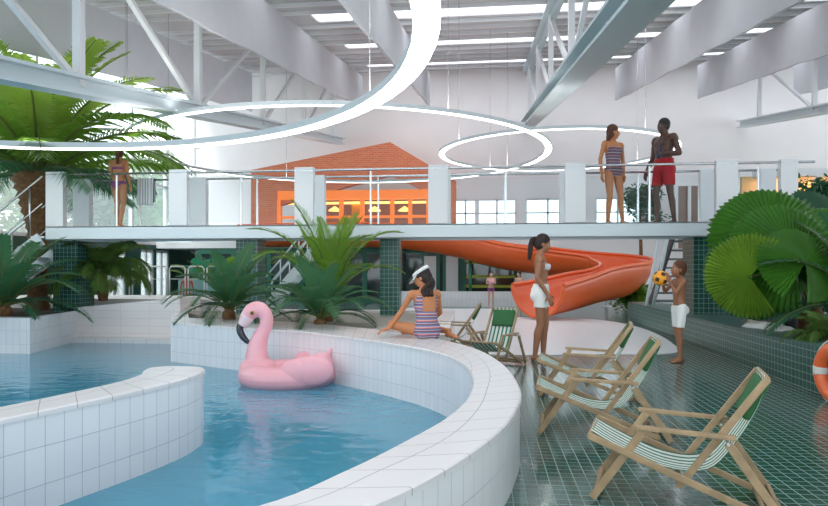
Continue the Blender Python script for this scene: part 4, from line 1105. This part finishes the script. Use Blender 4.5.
# distant figures
p = at(491, 307, 20.6); p.z = .012
person('child far off by the green shop, holding a pink ball to the chest', p, (-FW).normalized(), 1.17, dict(elL=(.05, .22, 1.17), elR=(.05, -.22, 1.17), wrL=(.2, .07, 1.22), wrR=(.2, -.07, 1.22), hdL=(.3, -1, 0), hdR=(.3, 1, 0)), False, SK_pale, .014, [('shorts', purple, lambda c, v, f: c[0] in ('torso', 'leg') and .8 < v.z < .98, .01, None)], 'short', HAIR, 0, 0, child=True, build=.85)
o = MB().ell((0, 0, 0), .085, None, 16, 12).build('ball', mat('pink_ball', (.75, .35, .42), .4), None, p + (-FW)*.20 + V((0, 0, .84))); tag(o, 'small pink ball held by the far-off child', 'ball')
p = at(519, 306, 20.3); p.z = .012
person('dark-haired child half hidden behind the mouth of the orange slide', p, (-FW*.8-RT*.5).normalized(), 1.17, {}, False, SK_pale, .014, [('shorts', WHITE_CLOTH, lambda c, v, f: c[0] in ('torso', 'leg') and .7 < v.z < .98, .012, None)], 'short', HAIR, 0, 0, child=True, build=.85)
p = at(187, 300, 16.6); p.z = 0.0
person('small red-tanned figure by the white railing at the back pool', p, (-FW*.9+RT*.3).normalized(), 1.17, {}, True, skinmat('reddish_skin', (.50, .12, .07)), .014, [('swimsuit', mat('coral_suit', (.6, .12, .08), .7), lambda c, v, f: c[0] == 'torso' and v.z < 1.33, .006, None)], 'short', HAIR2, 0, 0, child=True, build=.85)
# ================================================================ DECK CHAIRS
WOOD = mat('pale_beech_wood', (.36, .25, .14), .6, noise=.2, nscale=14)
SLING = stripe_mat('green_white_striped_canvas', [(0, (.04, .24, .16)), (.40, (.84, .88, .82))], .055, axis=1, trans=.25)
PILLOW = mat('green_canvas', (.03, .13, .045), .9, bump=.3, bscale=60)
def make_deckchair(label, loc, rotz):
    """local: +x is the front of the chair"""
    t = thing('deck_chair', label, 'deck chair', loc, rotz, 'green and white striped wooden deck chairs')
    w = .235
    P = dict(sf=(.50, .37), sb=(-.37, .035), ff=(.49, .02), ft=(.21, .43), bt=(-.38, .73), bb=(.04, .13), piv=(-.19, .40), rf=(-.45, .02), af=(.26, .44), ab=(-.23, .425))
    g = lambda k, y: V((P[k][0], y, P[k][1]))
    for s in (-1, 1):
        y = s*w
        bevel(MB().bar(g('sf', y), g('sb', y), .022, .036).build('seat_rail', WOOD, t), .004)
        bevel(MB().bar(g('ff', y-s*.028), g('ft', y-s*.028), .024, .042).build('leg', WOOD, t), .004)
        bevel(MB().bar(g('bt', y-s*.056), g('bb', y-s*.056), .022, .036).build('back_rail', WOOD, t), .004)
        bevel(MB().bar(g('piv', y+s*.028), g('rf', y+s*.028), .024, .042).build('leg', WOOD, t), .004)
        bevel(MB().bar(g('af', y), g('ab', y), .045, .022).build('armrest', WOOD, t), .004)
        MB().tube([g('piv', y-s*.07), g('piv', y+s*.05)], .008, 8).build('bolt', M['chrome'], t)
    for k, ww in (('sf', w), ('sb', w), ('bt', w-.056), ('bb', w-.056)): MB().tube([g(k, -ww), g(k, ww)], .014, 8).build('cross_dowel', WOOD, t)
    MB().bar(g('ff', -w+.02)+V((-.02, 0, .04)), g('ff', w-.02)+V((-.02, 0, .04)), .02, .03).build('foot_bar', WOOD, t)
    MB().bar(g('rf', -w-.028)+V((.01, 0, .03)), g('rf', w+.028)+V((.01, 0, .03)), .02, .03).build('foot_bar', WOOD, t)
    # sling: hangs from the front dowel to the back top
    top, fr = V((P['bt'][0]+.01, P['bt'][1]+.015)), V((P['sf'][0]-.0, P['sf'][1]+.015)); ctrl = [fr, V((.36, .315)), V((.12, .225)), V((-.10, .235)), V((-.24, .40)), V((-.345, .60)), top]
    ctrl = [V((c.x, 0, c.y)) for c in ctrl]; cv = spline(ctrl, 5); b = MB(); NY = 8; hw = .165; u = 0
    for k, c in enumerate(cv):
        if k: u += (cv[k]-cv[k-1]).length
        for q in range(NY+1):
            y = -hw+2*hw*q/NY; sag = .012*(1-(y/hw)**2)*math.sin(math.pi*k/(len(cv)-1))
            b.v.append(c+V((sag*.4, y, -sag)))
        if k:
            for q in range(NY):
                i = (k-1)*(NY+1)+q; y0 = -hw+2*hw*q/NY+.5; y1 = y0+2*hw/NY; b.face((i, i+1, i+NY+2, i+NY+1), [(u, y0), (u, y1), (u, y1), (u, y0)], True)
    o = b.build('sling', SLING, t); so = o.modifiers.new('th', 'SOLIDIFY'); so.thickness = .003
    # head cushion
    a, c = V((-.395, 0, .70)), V((-.30, 0, .50)); d = (c-a); nrm = V((.87, 0, .48)).normalized(); b = MB(); mid = (a+c)/2+nrm*.02
    ang = math.atan2(d.x, -d.z)
    Mx = Matrix.Translation(mid) @ Matrix.Rotation(-ang, 4, 'Y')
    b.cbox((0, 0, 0), (.05, .31, .23), Mx); o = b.build('head_cushion', PILLOW, t); bevel(o, .022, 4)
    for p_ in o.data.polygons: p_.use_smooth = True
    return t
def chair_at(px, py, face, label, proto=None, z=0, sc=1.02):
    """px,py: floor point under the chair's centre; face: direction in (right, away) terms"""
    d = F*(EYE-z)/(py-HZ); p = at(px, py, d); p.z = z; f = RT*face[0]+FW*face[1]; rz = math.atan2(f.y, f.x)
    if proto is None: t = make_deckchair(label, p, rz); t.scale = (sc,)*3; return t
    return copy_tree(proto, p, rz, label, sc)
dc = chair_at(686, 500, (-.93, .36), 'nearest green striped deck chair at the bottom right, with green head cushion', sc=1.0)
chair_at(604, 432, (-.95, .22), 'second nearest striped deck chair, left of the nearest one, its back leaning right', dc)
chair_at(591, 396, (-.96, .28), 'striped deck chair just behind the second nearest, beside the standing woman', dc)
chair_at(494, 367, (-.50, -.86), 'striped deck chair turned towards the pool, just behind the curved rim', dc)
chair_at(455, 352, (-1, .15), 'striped deck chair hidden behind the seated woman on the rim', dc)

# ================================================================ FLAMINGO FLOAT
PINK = mat('pink_vinyl', (.86, .43, .49), .38, coat=.15, noise=.03, nscale=3, sub=.08); PALE = mat('pale_pink_vinyl', (.85, .66, .70), .25, coat=.5); BLK = mat('black_vinyl', (.02, .02, .025), .25, coat=.4)
dF = F*(EYE-ZW)/(383-HZ); pF = at(286, 383, dF); pF.z = ZW-.03
fl = thing('flamingo_float', 'large pink inflatable flamingo float on the pool', 'pool float', pF, math.atan2(RT.y, RT.x))
K = 1/82.0
b = MB(); q = []
for k in range(32):   # ring body
    a = 2*math.pi*k/32; q.append((.02+.45*math.cos(a), .36*math.sin(a), .16))
b.tube(q, .17, 16, closed=True)
b.v = [V((v.x, v.y, v.z*.86)) for v in b.v]
b.ell((.0, 0, .12), (.42, .33, .10)); b.ell((-.36, 0, .20), (.24, .22, .19)); b.ell((.42, 0, .24), (.2, .2, .17)); b.ell((.45, .0, .30), (.13, .2, .12))
b.cap((.50, 0, .32), (.58, 0, .47), .075, .016)
neck = [(-.36, 0, .2), (-.37, 0, .42), (-.33, 0, .60), (-.255, 0, .76), (-.255, 0, .88), (-.33, 0, .965), (-.43, 0, .945), (-.50, 0, .865)]
nr = spline(neck, 5); rr_ = [.17-.085*min(1, k/13)+.018*math.exp(-((k-28)/5)**2) for k in range(len(nr))]
b.tube(nr, rr_, 16); b.ell(nr[-1], rr_[-1]); b.ell(nr[-6], rr_[-6]*1.03)
link('body', remeshed(b, .014, 'body', PINK, 4), fl)
for s in (-1, 1):
    w_ = MB(); Mx = Matrix.Rotation(R(8*s), 3, 'Z')
    w_.ell((.36, s*.40, .24), (.30, .10, .18), Mx, 24, 14); w_.ell((.18, s*.42, .22), (.17, .085, .17), Mx, 20, 12); w_.ell((.50, s*.38, .25), (.16, .08, .15), Mx, 20, 12)
    link('wing', remeshed(w_, .014, 'wing', PINK, 3), fl)
w_ = MB(); w_.ell((-.45, .33, .27), (.12, .11, .16), None, 20, 12); link('wing', remeshed(w_, .014, 'wing', PINK, 2), fl)
w_ = MB(); w_.tube(spline([(-.49, 0, .875), (-.535, 0, .80), (-.56, 0, .76)], 4), [.092, .088, .082, .077, .072, .068, .064, .06, .057], 14); w_.ell((-.49, 0, .875), .092)
o = link('bill_base', remeshed(w_, .012, 'bill_base', PALE, 2), fl)
w_ = MB(); q = spline([(-.575, 0, .775), (-.585, 0, .70), (-.55, 0, .62), (-.49, 0, .555), (-.455, 0, .535)], 4); w_.tube(q, [.045+.012*math.sin(math.pi*k/16)-.03*(k/16) for k in range(17)], 12); w_.ell(q[0], .045)
o = link('beak', remeshed(w_, .010, 'beak', BLK, 2), fl); o['label'] = 'black hooked beak tip'
for s in (-1, 1):
    e = MB().ell((-.405, s*.098, .925), (.03, .012, .03), None, 14, 8).build('eye', mat('gold_eye_ring', (.45, .22, .03), .4), fl)
    MB().ell((-.405, s*.106, .925), (.016, .008, .016), None, 12, 8).build('pupil', BLK, e)
# ================================================================ LIFEBUOYS
BUOY = mat('orange_lifebuoy', (.90, .17, .05), .35, coat=.3); ROPE = mat('white_rope', (.75, .74, .70), .8)
def lifebuoy(label, c, Rr, r, ax_yaw, tilt):
    t = thing('lifebuoy', label, 'lifebuoy', c, group=None); t.rotation_euler = (tilt, 0, ax_yaw)
    MB().tube([(Rr*math.cos(2*math.pi*k/40), 0, Rr*math.sin(2*math.pi*k/40)) for k in range(40)], r, 16, closed=True).build('ring', BUOY, t)
    for a0 in (0, 90, 180, 270):
        q = [(Rr*math.cos(R(a0-10+k*4)), 0, Rr*math.sin(R(a0-10+k*4))) for k in range(6)]
        MB().tube(q, r*1.03, 16).build('band', ROPE, t)
    MB().tube([((Rr+r*1.15+(.0 if k % 10 == 0 else .012))*math.cos(2*math.pi*k/40), 0, (Rr+r*1.15+(.0 if k % 10 == 0 else .012))*math.sin(2*math.pi*k/40)) for k in range(40)], .007, 6, closed=True).build('grab_rope', ROPE, t)
    return t
c = atx(838, 374, XC-.10); lifebuoy('large orange lifebuoy with white bands at the right edge, against the tiled kerb', c, .235, .068, R(100), 0)
st_ = thing('lifebuoy_stand', 'white post with bracket carrying the large lifebuoy at the right edge', 'stand', (c.x+.06, c.y, 0))
c2 = at(794, 299, 9.6); lifebuoy('small orange lifebuoy behind the fan palm on the planter', c2, .16, .045, R(20), R(-12))
bpy.data.objects.remove(st_)
# ================================================================ TOWELS, BAG
def crumple(name, m, size, seed, parent=None, n=26, h=.1):
    rnd = random.Random(seed); b = MB(); fr = [(rnd.uniform(6, 22), rnd.uniform(6, 22), rnd.uniform(0, 6)) for _ in range(7)]
    for i in range(n+1):
        for j in range(n+1):
            u, v_ = i/n-.5, j/n-.5; e = max(0, 1-(2*max(abs(u), abs(v_)))**4)
            z = sum(math.sin(a*u+c_*v_+p_) for a, c_, p_ in fr)/7; wv = .06*math.sin(9*v_+seed)
            b.v.append(V(((u+wv)*size[0], (v_+.06*math.sin(8*u))*size[1], h*e*(.55+.9*abs(z))+.004)))
    for i in range(n):
        for j in range(n): k = i*(n+1)+j; b.face((k, k+n+1, k+n+2, k+1), None, True)
    return b
p = atx(768, 331, XC+.36); p.z = .48
o = crumple('t', None, (.34, .62), 3, h=.11).build('towel', WHITE_CLOTH, None, p, (0, 0, .3)); o.modifiers.new('s', 'SOLIDIFY').thickness = .006
tag(o, 'crumpled pale towel lying on the tiled kerb', 'towel')
p = atx(789, 322, XC+.62); p.z = .48
bg_ = thing('beach_bag', 'black bag standing on the kerb beside the pale towel', 'bag', p)
b = MB(); b.tube([(0, -.02, 0), (0, 0, .10), (0, 0, .24), (0, .01, .30)], [.13, .15, .12, .07], 14, flat=.6); b.build('sack', mat('black_nylon', (.012, .012, .015), .7, bump=.8, bscale=18), bg_)
MB().tube(spline([(-.06, 0, .28), (-.05, 0, .38), (.05, 0, .39), (.06, 0, .28)], 5), .009, 6).build('strap', mat('black_strap', (.02, .02, .02), .8), bg_)
p = atx(772, 316, XC+.85); p.z = .40
# striped towel over the bridge rail
b = MB(); px0, px1 = aty(141, 180, YB1).x, aty(157, 180, YB1).x
zt_ = ZB+1.0+.03; yr = YB0+.9; path = [(-.05, -.55), (-.048, -.3), (-.045, -.05), (-.02, .0), (.02, .0), (.045, -.05), (.05, -.35), (.052, -.48)]
cv = spline([V((0, y, z)) for y, z in path], 4); nx = 10; u = 0
for k, c in enumerate(cv):
    if k: u += (cv[k]-cv[k-1]).length
    for q in range(nx+1):
        fr_ = q/nx; wob = .012*math.sin(fr_*14+k*.1)*min(1, abs(c.z)*4)
        b.v.append(V((px0+(px1-px0)*fr_, yr+c.y+wob*(1 if c.y > 0 else -1)*.8, zt_+c.z)))
    if k:
        for q in range(nx): i = (k-1)*(nx+1)+q; b.face((i, i+1, i+nx+2, i+nx+1), [(q*.035, u), (q*.035+.035, u), (q*.035+.035, u+.02), (q*.035, u+.02)], True)
o = b.build('striped_towel', stripe_mat('grey_striped_towel', [(0, (.72, .72, .72)), (.45, (.30, .29, .31)), (.6, (.75, .74, .74)), (.85, (.42, .30, .30))], .12, axis=0)); o.modifiers.new('s', 'SOLIDIFY').thickness = .006
tag(o, 'grey and white striped towel hung over the bridge handrail', 'towel')
# ================================================================ BACK POOL RAILING, STAIRS
rl = thing('pool_railing', 'white tubular railing along the back pool on the left', 'railing', aty(114, 292, 15.5)); o0 = rl.location.copy(); o0.z = .60; rl.location = o0
xa, xb = aty(114, 0, 15.5).x-o0.x, aty(226, 0, 15.5).x-o0.x
k = 0; n = 6; wdt = (xb-xa)/n
for i in range(n):
    x = xa+i*wdt; q = [(x, 0, 0), (x, 0, .68), (x+.05, 0, .74), (x+wdt-.13, 0, .74), (x+wdt-.08, 0, .68), (x+wdt-.08, 0, 0)]
    MB().tube(q, .02, 8).build('hoop', M['white'], rl); MB().tube([(x, 0, .42), (x+wdt-.08, 0, .42)], .012, 6).build('mid_rail', M['white'], rl)
a, c = aty(80, 0, 14.2).x, aty(235, 0, 14.2).x
struct(MB().box((a-2, 13.25, 0), (c, 15.2, .62)).build('wall_back_pool', M['cream_tile']))
struct(MB().box((a-2, 15.2, 0), (c, 15.7, .60)).build('floor_back_pool_edge', M['green_tile']))
def stair(name, label, p0, p1, width_dir, w, n, m, rail=True):
    p0, p1 = V(p0), V(p1); t = thing(name, label, 'stairs', p0); d = p1-p0; wd = V(width_dir).normalized()*w
    for s in (0, 1): MB().bar(wd*s, d+wd*s, .05, .2).build('stringer', m, t)
    hd = V((d.x, d.y, 0)).normalized()
    for k in range(n):
        c = d*((k+.5)/n)+wd/2; ang = math.atan2(hd.y, hd.x)
        MB().cbox((0, 0, 0), (.25, w, .04), Matrix.Translation(c) @ Matrix.Rotation(ang, 4, 'Z')).build('tread', m, t)
    if rail:
        for s in (0, 1):
            b = MB()
            for h_ in (.9, .5): b.tube([wd*s+V((0, 0, h_)), d+wd*s+V((0, 0, h_))], .022, 8)
            for k in range(4): q = d*(k/3)+wd*s; b.tube([q, q+V((0, 0, .9))], .018, 8)
            b.build('handrail', m, t)
    return t
a = aty(262, 300, 18.5); a.z = 0; c = aty(288, 240, 18.5); c.z = 1.86
stair('steel_stair', 'white steel stair rising behind the small cycads under the bridge', a, (c.x+.9, 18.5, 1.95), (0, 1, 0), .9, 10, M['steel_white'])
a = at(651, 300, 14.4); a.z = .47; c = at(672, 236, 13.4); c.z = 1.95
stair('dark_stair', 'steep dark stair with grey stringers behind the boy', a, c, RT, 1.0, 8, M['dark_metal'], False)
for dx in (0, .0):
    pass
hr = thing('stair_handrail', 'pale steel posts leaning beside the dark stair', 'handrail', at(647, 300, 14.3)); q0_ = hr.location.copy(); q0_.z = .47; hr.location = q0_
for k, (pa, pb_) in enumerate((((646, 300), (660, 236)), ((653, 300), (668, 236)))):
    e0, e1 = at(*pa, 13.9), at(*pb_, 13.3); e0.z = .47; MB().tube([e0-q0_, e1-q0_], .035, 8).build('post', M['steel_white'], hr)
# bench ledge beyond the kerb
# ================================================================ LIGHT
w = bpy.data.worlds.new('World'); bpy.context.scene.world = w; w.use_nodes = True
wn, wl = w.node_tree.nodes, w.node_tree.links
bg = wn['Background']; bg.inputs[1].default_value = 2.2
tc = wn.new('ShaderNodeTexCoord'); sp = wn.new('ShaderNodeSeparateXYZ'); wl.new(tc.outputs['Generated'], sp.inputs[0])
rp = wn.new('ShaderNodeValToRGB'); rp.color_ramp.elements[0].position = .45; rp.color_ramp.elements[0].color = (.72, .82, .86, 1)
rp.color_ramp.elements[1].position = .75; rp.color_ramp.elements[1].color = (.90, .95, 1, 1)
mr = wn.new('ShaderNodeMapRange'); mr.inputs[1].default_value = -1; wl.new(sp.outputs[2], mr.inputs[0]); wl.new(mr.outputs[0], rp.inputs[0]); wl.new(rp.outputs[0], bg.inputs[0])
s = bpy.data.lights.new('sun', 'SUN'); s.energy = 1.6; s.angle = R(12); s.color = (1, .96, .9)
so = bpy.data.objects.new('sun', s); C.objects.link(so); so.rotation_euler = (R(38), R(-22), 0)
# ================================================================ CAMERA
cd = bpy.data.cameras.new('camera'); co = bpy.data.objects.new('camera', cd); C.objects.link(co)
cd.sensor_width = 36; cd.lens = F/W*36; cd.shift_y = (HZ-H/2)/W; cd.clip_start = .05; cd.clip_end = 300
co.location = (0, 0, EYE); co.rotation_euler = (R(90), 0, TH)
sc = bpy.context.scene; sc.camera = co
sc.view_settings.view_transform = 'Standard'; sc.view_settings.look = 'None'; sc.view_settings.gamma = 1; sc.view_settings.exposure = 0.4
sc.cycles.max_bounces = 8; sc.cycles.diffuse_bounces = 4; sc.cycles.glossy_bounces = 4; sc.cycles.transparent_max_bounces = 16; sc.cycles.transmission_bounces = 6
sc.cycles.use_denoising = True; sc.cycles.caustics_reflective = False; sc.cycles.caustics_refractive = False; sc.cycles.sample_clamp_indirect = 6
